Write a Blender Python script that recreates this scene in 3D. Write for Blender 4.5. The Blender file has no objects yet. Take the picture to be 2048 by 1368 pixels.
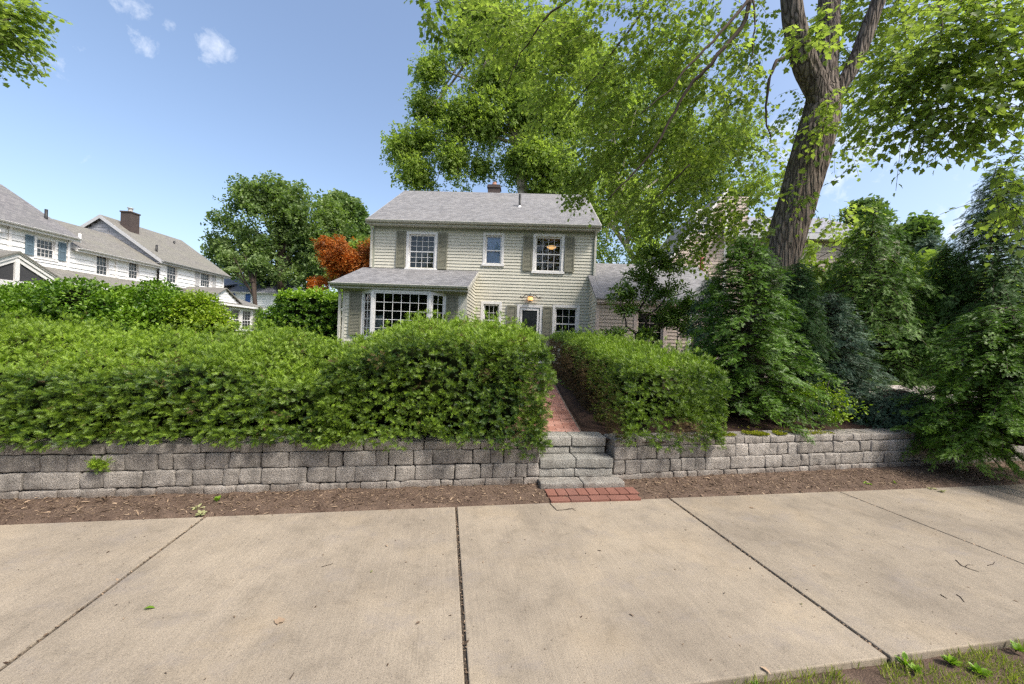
import bpy, math, random
import numpy as np
from mathutils import Vector, Matrix, noise as mn

rnd = random.Random(7)
rng = np.random.default_rng(11)
SC = bpy.context.scene
COL = SC.collection
PI = math.pi
R = math.radians

# ------------------------------------------------------------------ camera numbers (measured from the photograph)
CAM_H = 1.55
ROLL = R(2.17)
FPX = 750.0          # focal length in pixels of the 2048 px wide photograph


def at(px, py, d):
    """world point at level distance d in front of the camera seen at a photo pixel"""
    dx, dy = px - 1024, py - 684
    u = (dx * math.cos(ROLL) + dy * math.sin(ROLL)) / FPX
    v = (-dx * math.sin(ROLL) + dy * math.cos(ROLL)) / FPX + 0.0053
    return Vector((u * d, d, CAM_H - v * d))


# ------------------------------------------------------------------ object helpers
def tag(o, label=None, cat=None, group=None, kind=None):
    if label: o['label'] = label
    if cat: o['category'] = cat
    if group: o['group'] = group
    if kind: o['kind'] = kind
    return o


def empty(name, loc=(0, 0, 0), rz=0.0, parent=None):
    o = bpy.data.objects.new(name, None)
    COL.objects.link(o)
    o.location = loc
    o.rotation_euler = (0, 0, rz)
    o.empty_display_size = 0.3
    if parent: o.parent = parent
    return o


class MB:
    def __init__(self):
        self.v = []; self.f = []

    def face(self, *pts):
        n = len(self.v)
        self.v += [tuple(p) for p in pts]
        self.f.append(tuple(range(n, n + len(pts))))

    def box(self, x0, x1, y0, y1, z0, z1):
        n = len(self.v)
        for z in (z0, z1):
            self.v += [(x0, y0, z), (x1, y0, z), (x1, y1, z), (x0, y1, z)]
        self.f += [(n, n + 3, n + 2, n + 1), (n + 4, n + 5, n + 6, n + 7), (n, n + 1, n + 5, n + 4),
                   (n + 1, n + 2, n + 6, n + 5), (n + 2, n + 3, n + 7, n + 6), (n + 3, n, n + 4, n + 7)]
        return self

    def hexa(self, p):
        """8 corners, bottom 4 then top 4"""
        n = len(self.v)
        self.v += [tuple(q) for q in p]
        self.f += [(n, n + 3, n + 2, n + 1), (n + 4, n + 5, n + 6, n + 7), (n, n + 1, n + 5, n + 4),
                   (n + 1, n + 2, n + 6, n + 5), (n + 2, n + 3, n + 7, n + 6), (n + 3, n, n + 4, n + 7)]
        return self

    def slab(self, a, b, c, d, t):
        """quad a b c d with thickness t downwards"""
        dn = Vector((0, 0, -t))
        a, b, c, d = map(Vector, (a, b, c, d))
        return self.hexa([a + dn, b + dn, c + dn, d + dn, a, b, c, d])

    def prism(self, poly, axis, c0, c1):
        """polygon in the plane across axis, extruded c0..c1"""
        def mk(p, c):
            return (c, p[0], p[1]) if axis == 'x' else ((p[0], c, p[1]) if axis == 'y' else (p[0], p[1], c))
        n = len(self.v); k = len(poly)
        self.v += [mk(p, c0) for p in poly] + [mk(p, c1) for p in poly]
        self.f.append(tuple(range(n, n + k)))
        self.f.append(tuple(range(n + 2 * k - 1, n + k - 1, -1)))
        for i in range(k):
            j = (i + 1) % k
            self.f.append((n + i, n + j, n + k + j, n + k + i))
        return self

    def tube(self, pts, rad, seg=8, cap=True):
        pts = [Vector(p) for p in pts]
        if not hasattr(rad, '__len__'): rad = [rad] * len(pts)
        n0 = len(self.v)
        ref = Vector((0.31, 0.2, 0.93)).normalized()
        for i, p in enumerate(pts):
            t = (pts[min(i + 1, len(pts) - 1)] - pts[max(i - 1, 0)]).normalized()
            s = t.cross(ref)
            if s.length < 1e-3: s = t.cross(Vector((1, 0, 0)))
            s.normalize(); w = s.cross(t)
            for k in range(seg):
                a = 2 * PI * k / seg
                self.v.append(tuple(p + (s * math.cos(a) + w * math.sin(a)) * rad[i]))
        for i in range(len(pts) - 1):
            for k in range(seg):
                a = n0 + i * seg + k; b = n0 + i * seg + (k + 1) % seg
                self.f.append((a, b, b + seg, a + seg))
        if cap:
            self.f.append(tuple(n0 + k for k in range(seg))[::-1])
            self.f.append(tuple(n0 + (len(pts) - 1) * seg + k for k in range(seg)))
        return self

    def lathe(self, prof, seg=16, c=(0, 0, 0)):
        n0 = len(self.v)
        for r, z in prof:
            for k in range(seg):
                a = 2 * PI * k / seg
                self.v.append((c[0] + r * math.cos(a), c[1] + r * math.sin(a), c[2] + z))
        for i in range(len(prof) - 1):
            for k in range(seg):
                a = n0 + i * seg + k; b = n0 + i * seg + (k + 1) % seg
                self.f.append((a, b, b + seg, a + seg))
        return self

    def build(self, name, mat, parent=None, smooth=False, bevel=0.0):
        me = bpy.data.meshes.new(name)
        me.from_pydata(self.v, [], self.f)
        me.materials.append(mat)
        if smooth:
            me.polygons.foreach_set('use_smooth', [True] * len(me.polygons))
        me.update()
        o = bpy.data.objects.new(name, me)
        COL.objects.link(o)
        if parent: o.parent = parent
        if bevel:
            m = o.modifiers.new('bevel', 'BEVEL'); m.width = bevel; m.segments = 2; m.limit_method = 'ANGLE'
        return o


# ------------------------------------------------------------------ materials
def nodes_of(name):
    m = bpy.data.materials.new(name)
    m.use_nodes = True
    nt = m.node_tree
    b = nt.nodes['Principled BSDF']
    return m, nt, b


def N(nt, t, **kw):
    n = nt.nodes.new(t)
    for k, v in kw.items():
        if k in n.inputs: n.inputs[k].default_value = v
        else: setattr(n, k, v)
    return n


def ramp(nt, src, stops):
    r = nt.nodes.new('ShaderNodeValToRGB')
    e = r.color_ramp.elements
    while len(e) < len(stops): e.new(0.5)
    for el, (p, c) in zip(e, stops):
        el.position = p
        el.color = (c[0], c[1], c[2], 1) if hasattr(c, '__len__') else (c, c, c, 1)
    nt.links.new(src, r.inputs[0])
    return r.outputs[0]


def noise_n(nt, vec, scale, detail=4, rough=0.55, dist=0.0):
    n = nt.nodes.new('ShaderNodeTexNoise')
    n.inputs['Scale'].default_value = scale
    n.inputs['Detail'].default_value = detail
    n.inputs['Roughness'].default_value = rough
    n.inputs['Distortion'].default_value = dist
    if vec: nt.links.new(vec, n.inputs['Vector'])
    return n.outputs['Fac']


def mixc(nt, fac, a, b, mode='MIX'):
    m = nt.nodes.new('ShaderNodeMix')
    m.data_type = 'RGBA'; m.blend_type = mode
    for s, v in ((0, fac), (6, a), (7, b)):
        if hasattr(v, 'is_output'): nt.links.new(v, m.inputs[s])
        elif s == 0: m.inputs[0].default_value = v
        else: m.inputs[s].default_value = (v[0], v[1], v[2], 1)
    return m.outputs[2]


def math_n(nt, op, a, b=None, c=None):
    m = nt.nodes.new('ShaderNodeMath'); m.operation = op
    for i, v in enumerate((a, b, c)):
        if v is None: continue
        if hasattr(v, 'is_output'): nt.links.new(v, m.inputs[i])
        else: m.inputs[i].default_value = v
    return m.outputs[0]


def mapping(nt, vec, scale=(1, 1, 1), rot=(0, 0, 0)):
    m = nt.nodes.new('ShaderNodeMapping')
    m.inputs['Scale'].default_value = scale
    m.inputs['Rotation'].default_value = rot
    nt.links.new(vec, m.inputs['Vector'])
    return m.outputs[0]


def bump(nt, b, h, strength=0.3, dist=0.01):
    n = nt.nodes.new('ShaderNodeBump')
    n.inputs['Strength'].default_value = strength
    n.inputs['Distance'].default_value = dist
    nt.links.new(h, n.inputs['Height'])
    nt.links.new(n.outputs[0], b.inputs['Normal'])


def pm(name, c1, c2=None, scale=4.0, rough=0.7, bmp=0.0, bscale=60.0, spec=0.3, stretch=(1, 1, 1), speck=0.0):
    m, nt, b = nodes_of(name)
    tc = nt.nodes.new('ShaderNodeTexCoord').outputs['Object']
    v = mapping(nt, tc, stretch)
    if c2 is None: c2 = tuple(x * 0.8 for x in c1)
    col = ramp(nt, noise_n(nt, v, scale, 5, 0.6), [(0.3, c2), (0.7, c1)])
    if speck:
        s = noise_n(nt, v, scale * 25, 2, 0.6)
        col = mixc(nt, speck, col, ramp(nt, s, [(0.35, 0.25), (0.7, 1.0)]), 'MULTIPLY')
    nt.links.new(col, b.inputs['Base Color'])
    b.inputs['Roughness'].default_value = rough
    b.inputs['Specular IOR Level'].default_value = spec
    if bmp: bump(nt, b, noise_n(nt, v, bscale, 4, 0.6), bmp)
    return m


def leafmat(name, dark, light, trans=0.35, rough=0.45, spec=0.35, tmul=(1.25, 1.45, 0.5)):
    m, nt, b = nodes_of(name)
    a = nt.nodes.new('ShaderNodeAttribute'); a.attribute_name = 'tint'
    col = ramp(nt, a.outputs['Fac'], [(0.0, dark), (1.0, light)])
    nt.links.new(col, b.inputs['Base Color'])
    b.inputs['Roughness'].default_value = rough
    b.inputs['Specular IOR Level'].default_value = spec
    t = nt.nodes.new('ShaderNodeBsdfTranslucent')
    nt.links.new(mixc(nt, 1.0, col, tmul, 'MULTIPLY'), t.inputs['Color'])
    mx = nt.nodes.new('ShaderNodeMixShader'); mx.inputs[0].default_value = trans
    nt.links.new(b.outputs[0], mx.inputs[1]); nt.links.new(t.outputs[0], mx.inputs[2])
    out = [n for n in nt.nodes if n.type == 'OUTPUT_MATERIAL'][0]
    nt.links.new(mx.outputs[0], out.inputs['Surface'])
    return m


def roofmat(name, c1, c2, k=1.8, stain=(0.2, 0.2, 0.2), stain_amt=0.0):
    """asphalt shingles: courses run along local x, k turns height into length up the slope"""
    m, nt, b = nodes_of(name)
    tc = nt.nodes.new('ShaderNodeTexCoord').outputs['Object']
    sep = nt.nodes.new('ShaderNodeSeparateXYZ'); nt.links.new(tc, sep.inputs[0])
    cmb = nt.nodes.new('ShaderNodeCombineXYZ')
    nt.links.new(sep.outputs[0], cmb.inputs[0])
    nt.links.new(math_n(nt, 'MULTIPLY', sep.outputs[2], k), cmb.inputs[1])
    br = nt.nodes.new('ShaderNodeTexBrick')
    nt.links.new(cmb.outputs[0], br.inputs['Vector'])
    br.inputs['Scale'].default_value = 1.0
    br.inputs['Brick Width'].default_value = 0.17
    br.inputs['Row Height'].default_value = 0.105
    br.inputs['Mortar Size'].default_value = 0.006
    br.inputs['Color1'].default_value = (0, 0, 0, 1); br.inputs['Color2'].default_value = (1, 1, 1, 1)
    br.inputs['Mortar'].default_value = (0.25, 0.25, 0.25, 1)
    br.offset_frequency = 2; br.offset = 0.37
    col = mixc(nt, br.outputs['Color'], c2, c1)
    gran = noise_n(nt, tc, 90, 3, 0.7)
    col = mixc(nt, 0.5, col, ramp(nt, gran, [(0.3, 0.55), (0.7, 1.0)]), 'MULTIPLY')
    col = mixc(nt, math_n(nt, 'MULTIPLY', br.outputs['Fac'], 0.3), col, tuple(x * 0.35 for x in c2))
    if stain_amt:
        st = ramp(nt, noise_n(nt, mapping(nt, tc, (0.5, 0.5, 0.25)), 1.6, 5, 0.65), [(0.42, 0.0), (0.66, 1.0)])
        col = mixc(nt, math_n(nt, 'MULTIPLY', st, stain_amt), col, stain)
    nt.links.new(col, b.inputs['Base Color'])
    b.inputs['Roughness'].default_value = 0.85
    b.inputs['Specular IOR Level'].default_value = 0.25
    bump(nt, b, math_n(nt, 'ADD', br.outputs['Color'], gran), 0.5, 0.01)
    return m


def sidingmat(name, c1, c2, streak=0.35):
    m, nt, b = nodes_of(name)
    tc = nt.nodes.new('ShaderNodeTexCoord').outputs['Object']
    a = noise_n(nt, mapping(nt, tc, (0.5, 0.5, 0.6)), 1.3, 5, 0.6)
    s = noise_n(nt, mapping(nt, tc, (3, 3, 0.5)), 3.0, 5, 0.7)
    col = ramp(nt, a, [(0.3, c2), (0.7, c1)])
    col = mixc(nt, streak, col, ramp(nt, s, [(0.3, 0.62), (0.62, 1.0)]), 'MULTIPLY')
    nt.links.new(col, b.inputs['Base Color'])
    b.inputs['Roughness'].default_value = 0.55
    b.inputs['Specular IOR Level'].default_value = 0.3
    return m


def concretemat():
    m, nt, b = nodes_of('sidewalk_concrete')
    tc = nt.nodes.new('ShaderNodeTexCoord').outputs['Object']
    big = noise_n(nt, tc, 0.9, 5, 0.6)
    mid = noise_n(nt, tc, 4.5, 7, 0.72, 0.4)
    broom = noise_n(nt, mapping(nt, tc, (110, 2.2, 1)), 1.0, 4, 0.75)
    fine = noise_n(nt, tc, 150, 3, 0.8)
    col = ramp(nt, big, [(0.32, (0.228, 0.192, 0.148)), (0.5, (0.282, 0.238, 0.182)), (0.68, (0.33, 0.278, 0.21))])
    col = mixc(nt, 0.75, col, ramp(nt, mid, [(0.30, 0.66), (0.47, 0.93), (0.70, 1.1)]), 'MULTIPLY')
    col = mixc(nt, 0.55, col, ramp(nt, broom, [(0.3, 0.72), (0.65, 1.08)]), 'MULTIPLY')
    col = mixc(nt, 0.6, col, ramp(nt, fine, [(0.3, 0.45), (0.5, 0.97), (0.72, 1.4)]), 'MULTIPLY')
    isl = nt.nodes.new('ShaderNodeNewGeometry').outputs['Random Per Island']
    col = mixc(nt, 1.0, col, ramp(nt, isl, [(0.0, 0.90), (1.0, 1.07)]), 'MULTIPLY')
    sp2 = nt.nodes.new('ShaderNodeTexVoronoi'); sp2.inputs['Scale'].default_value = 120
    nt.links.new(tc, sp2.inputs['Vector'])
    g2 = ramp(nt, noise_n(nt, tc, 40, 2, 0.5), [(0.5, 0.0), (0.6, 0.7)])
    col = mixc(nt, math_n(nt, 'MULTIPLY', ramp(nt, sp2.outputs['Distance'], [(0.18, 1.0), (0.34, 0.0)]), g2), col, (0.11, 0.09, 0.072))
    # yellowish stain patches
    st = ramp(nt, noise_n(nt, tc, 1.7, 3, 0.5), [(0.52, 0.0), (0.75, 0.18)])
    col = mixc(nt, st, col, (0.46, 0.35, 0.21))
    # dark grey mildew patches
    st2 = ramp(nt, noise_n(nt, mapping(nt, tc, (1, 1.4, 1)), 2.3, 9, 0.75), [(0.53, 0.0), (0.70, 0.6)])
    col = mixc(nt, st2, col, (0.21, 0.185, 0.165))
    # small pits
    vo = nt.nodes.new('ShaderNodeTexVoronoi'); vo.inputs['Scale'].default_value = 38
    nt.links.new(tc, vo.inputs['Vector'])
    pit = ramp(nt, vo.outputs['Distance'], [(0.07, 1.0), (0.13, 0.0)])
    gate = ramp(nt, noise_n(nt, tc, 6, 3, 0.6), [(0.42, 0.0), (0.55, 0.85)])
    col = mixc(nt, math_n(nt, 'MULTIPLY', pit, gate), col, (0.12, 0.10, 0.085))
    nt.links.new(col, b.inputs['Base Color'])
    b.inputs['Roughness'].default_value = 0.9
    b.inputs['Specular IOR Level'].default_value = 0.2
    h = math_n(nt, 'ADD', math_n(nt, 'MULTIPLY', broom, 0.7), fine)
    bump(nt, b, h, 0.45, 0.004)
    return m


def stonemat(name, c1, c2, c3, dark=0.5):
    m, nt, b = nodes_of(name)
    tc = nt.nodes.new('ShaderNodeTexCoord').outputs['Object']
    isl = nt.nodes.new('ShaderNodeNewGeometry').outputs['Random Per Island']
    a = noise_n(nt, tc, 5, 6, 0.7)
    f = noise_n(nt, tc, 120, 3, 0.75)
    col = ramp(nt, math_n(nt, 'ADD', math_n(nt, 'MULTIPLY', isl, 0.55), math_n(nt, 'MULTIPLY', a, 0.5)),
               [(0.2, c2), (0.55, c1), (0.85, c3)])
    col = mixc(nt, 0.85, col, ramp(nt, f, [(0.28, 0.45), (0.5, 0.9), (0.75, 1.3)]), 'MULTIPLY')
    vo = nt.nodes.new('ShaderNodeTexVoronoi'); vo.inputs['Scale'].default_value = 95
    nt.links.new(tc, vo.inputs['Vector'])
    col = mixc(nt, math_n(nt, 'MULTIPLY', ramp(nt, vo.outputs['Distance'], [(0.12, 1.0), (0.28, 0.0)]), 0.5), col, (0.07, 0.062, 0.055))
    f2 = ramp(nt, noise_n(nt, tc, 55, 5, 0.8), [(0.3, 0.0), (0.7, 1.0)])
    f = math_n(nt, 'ADD', f, math_n(nt, 'MULTIPLY', f2, 1.2))
    st = ramp(nt, noise_n(nt, tc, 3.0, 9, 0.78), [(0.5, 0.0), (0.66, dark)])
    col = mixc(nt, st, col, (0.06, 0.055, 0.05))
    # soil splashed on the lowest blocks, damp streaks lower down the faces
    sz = nt.nodes.new('ShaderNodeSeparateXYZ'); nt.links.new(tc, sz.inputs[0])
    sp_ = math_n(nt, 'ADD', sz.outputs[2], math_n(nt, 'MULTIPLY', noise_n(nt, tc, 7, 5, 0.7), 0.22))
    col = mixc(nt, ramp(nt, sp_, [(0.13, 0.55), (0.24, 0.0)]), col, (0.13, 0.088, 0.062))
    stk = ramp(nt, noise_n(nt, mapping(nt, tc, (9, 9, 0.8)), 1.4, 5, 0.7), [(0.5, 0.0), (0.68, 0.4)])
    col = mixc(nt, stk, col, (0.10, 0.088, 0.074))
    nt.links.new(col, b.inputs['Base Color'])
    b.inputs['Roughness'].default_value = 0.92
    b.inputs['Specular IOR Level'].default_value = 0.2
    bump(nt, b, math_n(nt, 'ADD', f, math_n(nt, 'MULTIPLY', a, 1.5)), 0.9, 0.009)
    return m


def islandmat(name, stops, rough=0.85, speck=0.5, sscale=80):
    m, nt, b = nodes_of(name)
    tc = nt.nodes.new('ShaderNodeTexCoord').outputs['Object']
    isl = nt.nodes.new('ShaderNodeNewGeometry').outputs['Random Per Island']
    col = ramp(nt, isl, stops)
    col = mixc(nt, speck, col, ramp(nt, noise_n(nt, tc, sscale, 4, 0.7), [(0.3, 0.5), (0.7, 1.1)]), 'MULTIPLY')
    col = mixc(nt, 0.5, col, ramp(nt, noise_n(nt, tc, 2.5, 5, 0.7), [(0.3, 0.6), (0.7, 1.1)]), 'MULTIPLY')
    nt.links.new(col, b.inputs['Base Color'])
    b.inputs['Roughness'].default_value = rough
    b.inputs['Specular IOR Level'].default_value = 0.2
    bump(nt, b, noise_n(nt, tc, sscale, 4, 0.7), 0.4, 0.005)
    return m


def barkmat(name, c1, c2, sc=9.0, stretch=0.16, patch=None):
    m, nt, b = nodes_of(name)
    tc = nt.nodes.new('ShaderNodeTexCoord').outputs['Object']
    v = mapping(nt, tc, (1, 1, stretch))
    n1 = noise_n(nt, v, sc, 6, 0.65, 1.2)
    wv = nt.nodes.new('ShaderNodeTexVoronoi'); wv.inputs['Scale'].default_value = sc * 1.4
    wv.feature = 'DISTANCE_TO_EDGE'
    nt.links.new(mixc(nt, 0.12, v, noise_vec(nt, v, 6)), wv.inputs['Vector'])
    crack = ramp(nt, wv.outputs['Distance'], [(0.0, 0.0), (0.22, 1.0)])
    h = math_n(nt, 'ADD', math_n(nt, 'MULTIPLY', n1, 0.6), crack)
    col = ramp(nt, h, [(0.25, c2), (1.2 if False else 0.95, c1)])
    col = mixc(nt, 0.5, col, ramp(nt, noise_n(nt, tc, 3, 5, 0.6), [(0.3, 0.6), (0.7, 1.15)]), 'MULTIPLY')
    if patch:
        col = mixc(nt, ramp(nt, noise_n(nt, tc, 2.2, 3, 0.5), [(0.5, 0.0), (0.56, 1.0)]), col, patch)
    nt.links.new(col, b.inputs['Base Color'])
    b.inputs['Roughness'].default_value = 0.95
    b.inputs['Specular IOR Level'].default_value = 0.15
    bump(nt, b, h, 0.9, 0.03)
    return m


def noise_vec(nt, vec, scale):
    n = nt.nodes.new('ShaderNodeTexNoise'); n.inputs['Scale'].default_value = scale
    nt.links.new(vec, n.inputs['Vector'])
    return n.outputs['Color']


def glassmat(name, tint=(0.9, 0.95, 0.95), ior=1.52):
    m, nt, b = nodes_of(name)
    nt.nodes.remove(b)
    tr = nt.nodes.new('ShaderNodeBsdfTransparent'); tr.inputs[0].default_value = (*tint, 1)
    gl = nt.nodes.new('ShaderNodeBsdfGlossy'); gl.inputs['Roughness'].default_value = 0.02
    fr = nt.nodes.new('ShaderNodeFresnel'); fr.inputs['IOR'].default_value = ior
    tc = nt.nodes.new('ShaderNodeTexCoord').outputs['Object']
    bp = nt.nodes.new('ShaderNodeBump'); bp.inputs['Strength'].default_value = 0.15; bp.inputs['Distance'].default_value = 0.01
    nt.links.new(noise_n(nt, tc, 2.0, 2, 0.5), bp.inputs['Height'])
    nt.links.new(bp.outputs[0], gl.inputs['Normal'])
    mx = nt.nodes.new('ShaderNodeMixShader')
    nt.links.new(math_n(nt, 'MULTIPLY', fr.outputs[0], 1.5), mx.inputs[0])
    nt.links.new(tr.outputs[0], mx.inputs[1]); nt.links.new(gl.outputs[0], mx.inputs[2])
    out = [n for n in nt.nodes if n.type == 'OUTPUT_MATERIAL'][0]
    nt.links.new(mx.outputs[0], out.inputs['Surface'])
    return m


def emitmat(name, col, s):
    m, nt, b = nodes_of(name)
    b.inputs['Base Color'].default_value = (*col, 1)
    b.inputs['Emission Color'].default_value = (*col, 1)
    b.inputs['Emission Strength'].default_value = s
    return m


M = {}
M['concrete'] = concretemat()
M['joint'] = pm('joint_dirt', (0.07, 0.055, 0.04), (0.035, 0.028, 0.022), 30, 0.95, 0.6, 90)
M['soil'] = pm('bare_soil', (0.19, 0.135, 0.10), (0.10, 0.068, 0.05), 7, 0.95, 0.9, 120, 0.15, speck=0.6)
M['bedsoil'] = pm('bed_soil', (0.10, 0.06, 0.042), (0.045, 0.028, 0.022), 6, 0.95, 0.9, 90, 0.15, speck=0.6)
M['lawn'] = pm('lawn_ground', (0.075, 0.12, 0.028), (0.05, 0.07, 0.022), 3, 0.95, 0.7, 60, 0.1, speck=0.5)
M['asphalt'] = pm('road_asphalt', (0.06, 0.06, 0.06), (0.06, 0.06, 0.064), 3, 0.9, 0.5, 150, 0.2, speck=0.4)
M['sunlit_pale_ground'] = pm('sunlit_pale_ground', (0.52, 0.46, 0.41), (0.36, 0.31, 0.27), 3, 0.9, 0.4, 60, 0.2, speck=0.4)  # ground with the sunlight painted into its pale tone
M['block'] = stonemat('tumbled_block', (0.40, 0.365, 0.322), (0.30, 0.272, 0.24), (0.49, 0.45, 0.40), 0.6)
M['step'] = stonemat('step_stone', (0.40, 0.385, 0.345), (0.30, 0.295, 0.265), (0.46, 0.44, 0.395), 0.45)
M['brick'] = islandmat('path_brick', [(0.0, (0.30, 0.14, 0.105)), (0.3, (0.38, 0.19, 0.145)), (0.6, (0.45, 0.25, 0.2)), (1.0, (0.34, 0.155, 0.12))], 0.85, 0.45)
M['redbrick'] = islandmat('landing_brick', [(0.0, (0.19, 0.085, 0.062)), (0.5, (0.25, 0.115, 0.085)), (1.0, (0.21, 0.105, 0.082))], 0.85, 0.55)
M['chimney'] = None
M['sand'] = pm('joint_sand', (0.2, 0.16, 0.13), None, 20, 0.95, 0.4)
M['siding'] = sidingmat('sage_siding', (0.60, 0.575, 0.48), (0.54, 0.515, 0.43), 0.25)
M['tan_siding'] = sidingmat('tan_siding', (0.50, 0.41, 0.345), (0.44, 0.36, 0.30), 0.4)
M['white_siding'] = sidingmat('white_siding', (0.86, 0.85, 0.83), (0.80, 0.79, 0.77), 0.15)
M['cream_siding'] = sidingmat('cream_siding', (0.60, 0.54, 0.45), (0.55, 0.49, 0.41), 0.25)
M['shaded_siding'] = sidingmat('shaded_siding', (0.42, 0.42, 0.43), (0.32, 0.32, 0.335), 0.6)  # white house's shaded gable: the shade is put into this grey
M['trim'] = pm('white_trim', (0.78, 0.76, 0.74), (0.66, 0.64, 0.62), 6, 0.5, 0.08, 30, 0.35)
M['trim_weathered'] = pm('weathered_trim', (0.58, 0.56, 0.50), (0.42, 0.41, 0.35), 7, 0.6, 0.12, 30, 0.3)
M['frieze'] = pm('sage_trim', (0.36, 0.37, 0.30), (0.28, 0.29, 0.235), 5, 0.6, 0.05)
M['shutter'] = pm('sage_shutter', (0.23, 0.22, 0.165), (0.175, 0.17, 0.125), 5, 0.6, 0.08)
M['blue_shutter'] = pm('blue_shutter', (0.14, 0.20, 0.24), (0.11, 0.155, 0.19), 5, 0.6)
M['royal_shutter'] = pm('royal_shutter', (0.05, 0.12, 0.34), None, 5, 0.6)
M['grey_shutter'] = pm('grey_shutter', (0.52, 0.51, 0.50), None, 5, 0.6)
M['roof_main'] = roofmat('grey_roof', (0.275, 0.27, 0.272), (0.165, 0.162, 0.165), 1.85, (0.22, 0.21, 0.20), 0.25)
M['roof_nb'] = roofmat('weathered_roof', (0.24, 0.228, 0.205), (0.17, 0.16, 0.145), 1.7, (0.19, 0.185, 0.15), 0.7)
M['roof_nbA'] = roofmat('dark_weathered_roof', (0.25, 0.24, 0.235), (0.15, 0.145, 0.15), 1.7, (0.15, 0.15, 0.145), 0.7)
M['roof_far'] = roofmat('blue_grey_roof', (0.25, 0.26, 0.30), (0.18, 0.19, 0.22), 1.8)
M['roof_rt'] = roofmat('pale_roof', (0.30, 0.30, 0.33), (0.22, 0.22, 0.245), 1.8)
M['black'] = pm('black_metal', (0.02, 0.02, 0.02), None, 5, 0.5, 0, 10, 0.4)
M['bronze'] = pm('aged_bronze', (0.06, 0.055, 0.045), None, 5, 0.45, 0, 10, 0.5)
M['room'] = pm('room_wall', (0.17, 0.15, 0.125), None, 2, 0.9)
M['room_dark'] = pm('dark_room_wall', (0.06, 0.06, 0.064), None, 2, 0.9)
M['curtain'] = pm('white_curtain', (0.55, 0.55, 0.55), (0.3, 0.3, 0.3), 14, 0.9, 0.3, 20, 0.1, (1, 1, 0.05))
M['blind'] = pm('sky_tinted_blind', (0.42, 0.52, 0.74), (0.34, 0.44, 0.66), 3, 0.8)  # white blind; the reflected sky is put into its blue colour
M['glass'] = glassmat('window_glass')
M['darkglass'] = pm('dark_glass', (0.045, 0.05, 0.055), (0.012, 0.014, 0.016), 1.6, 0.06, 0.03, 2, 0.8)
M['lamp_glass'] = emitmat('lit_amber_glass', (1.0, 0.5, 0.18), 0.55)
M['ceiling_lamp'] = emitmat('lit_bowl_glass', (1.0, 0.55, 0.2), 0.55)
M['clay'] = pm('clay_pot', (0.38, 0.2, 0.14), None, 6, 0.8)
M['red_paint'] = pm('red_paint', (0.3, 0.05, 0.05), None, 6, 0.6)
M['bark'] = barkmat('maple_bark', (0.20, 0.165, 0.135), (0.06, 0.047, 0.038), 12, 0.08)
M['pale_bark'] = barkmat('plane_bark', (0.50, 0.45, 0.37), (0.36, 0.31, 0.25), 2.5, 0.5, (0.24, 0.21, 0.16))
M['twig'] = pm('dark_twig', (0.07, 0.05, 0.038), (0.035, 0.026, 0.02), 9, 0.9)
M['greytwig'] = pm('grey_twig', (0.20, 0.17, 0.14), (0.10, 0.08, 0.065), 9, 0.9)
M['hedgecore'] = pm('hedge_core', (0.012, 0.016, 0.006), (0.005, 0.007, 0.003), 18, 1.0, 0, 10, 0.0)  # near-black: the shade inside the foliage is put into the colour
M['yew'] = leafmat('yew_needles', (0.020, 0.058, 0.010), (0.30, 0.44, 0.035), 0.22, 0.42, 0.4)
M['yew_brown'] = leafmat('brown_yew_needles', (0.05, 0.035, 0.018), (0.24, 0.17, 0.075), 0.15, 0.7, 0.2, (1.1, 1, 0.6))
M['yew_deep'] = leafmat('deep_yew_needles', (0.018, 0.055, 0.010), (0.17, 0.31, 0.03), 0.2, 0.42, 0.4)
M['maple'] = leafmat('maple_leaf', (0.085, 0.14, 0.036), (0.28, 0.36, 0.085), 0.55, 0.45, 0.3, (1.6, 1.65, 0.85))
M['plane'] = leafmat('plane_leaf', (0.085, 0.15, 0.035), (0.32, 0.42, 0.09), 0.5, 0.5, 0.3, (1.4, 1.45, 0.75))
M['oak'] = leafmat('oak_leaf', (0.06, 0.11, 0.035), (0.24, 0.32, 0.10), 0.38, 0.5, 0.3)
M['palegreen'] = leafmat('pale_leaf', (0.08, 0.14, 0.045), (0.28, 0.36, 0.13), 0.3, 0.5, 0.3)
M['orange'] = leafmat('orange_leaf', (0.24, 0.095, 0.025), (0.72, 0.26, 0.035), 0.35, 0.5, 0.3, (1.4, 0.9, 0.5))
M['bushleaf'] = leafmat('bush_leaf', (0.035, 0.10, 0.012), (0.24, 0.38, 0.03), 0.3, 0.42, 0.4)
M['limeleaf'] = leafmat('lime_leaf', (0.07, 0.15, 0.012), (0.36, 0.46, 0.04), 0.35, 0.42, 0.4)
M['rhodo'] = leafmat('leathery_leaf', (0.04, 0.095, 0.016), (0.21, 0.31, 0.05), 0.2, 0.3, 0.5)
M['spruce'] = leafmat('blue_spruce_needles', (0.03, 0.065, 0.036), (0.13, 0.21, 0.125), 0.1, 0.5, 0.3, (1.1, 1.1, 0.9))
M['hemlock'] = leafmat('hemlock_needles', (0.03, 0.075, 0.018), (0.16, 0.28, 0.05), 0.22, 0.5, 0.3)
M['darkhem'] = leafmat('dark_hemlock_needles', (0.022, 0.055, 0.02), (0.11, 0.20, 0.055), 0.2, 0.5, 0.3)
M['grass'] = leafmat('grass_blades', (0.11, 0.16, 0.03), (0.38, 0.40, 0.08), 0.3, 0.5, 0.3)
M['moss'] = leafmat('moss_tufts', (0.10, 0.12, 0.01), (0.33, 0.34, 0.03), 0.2, 0.8, 0.1)
M['litter'] = leafmat('dry_litter', (0.05, 0.03, 0.02), (0.42, 0.31, 0.21), 0.1, 0.8, 0.15, (1, 1, 1))
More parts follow.
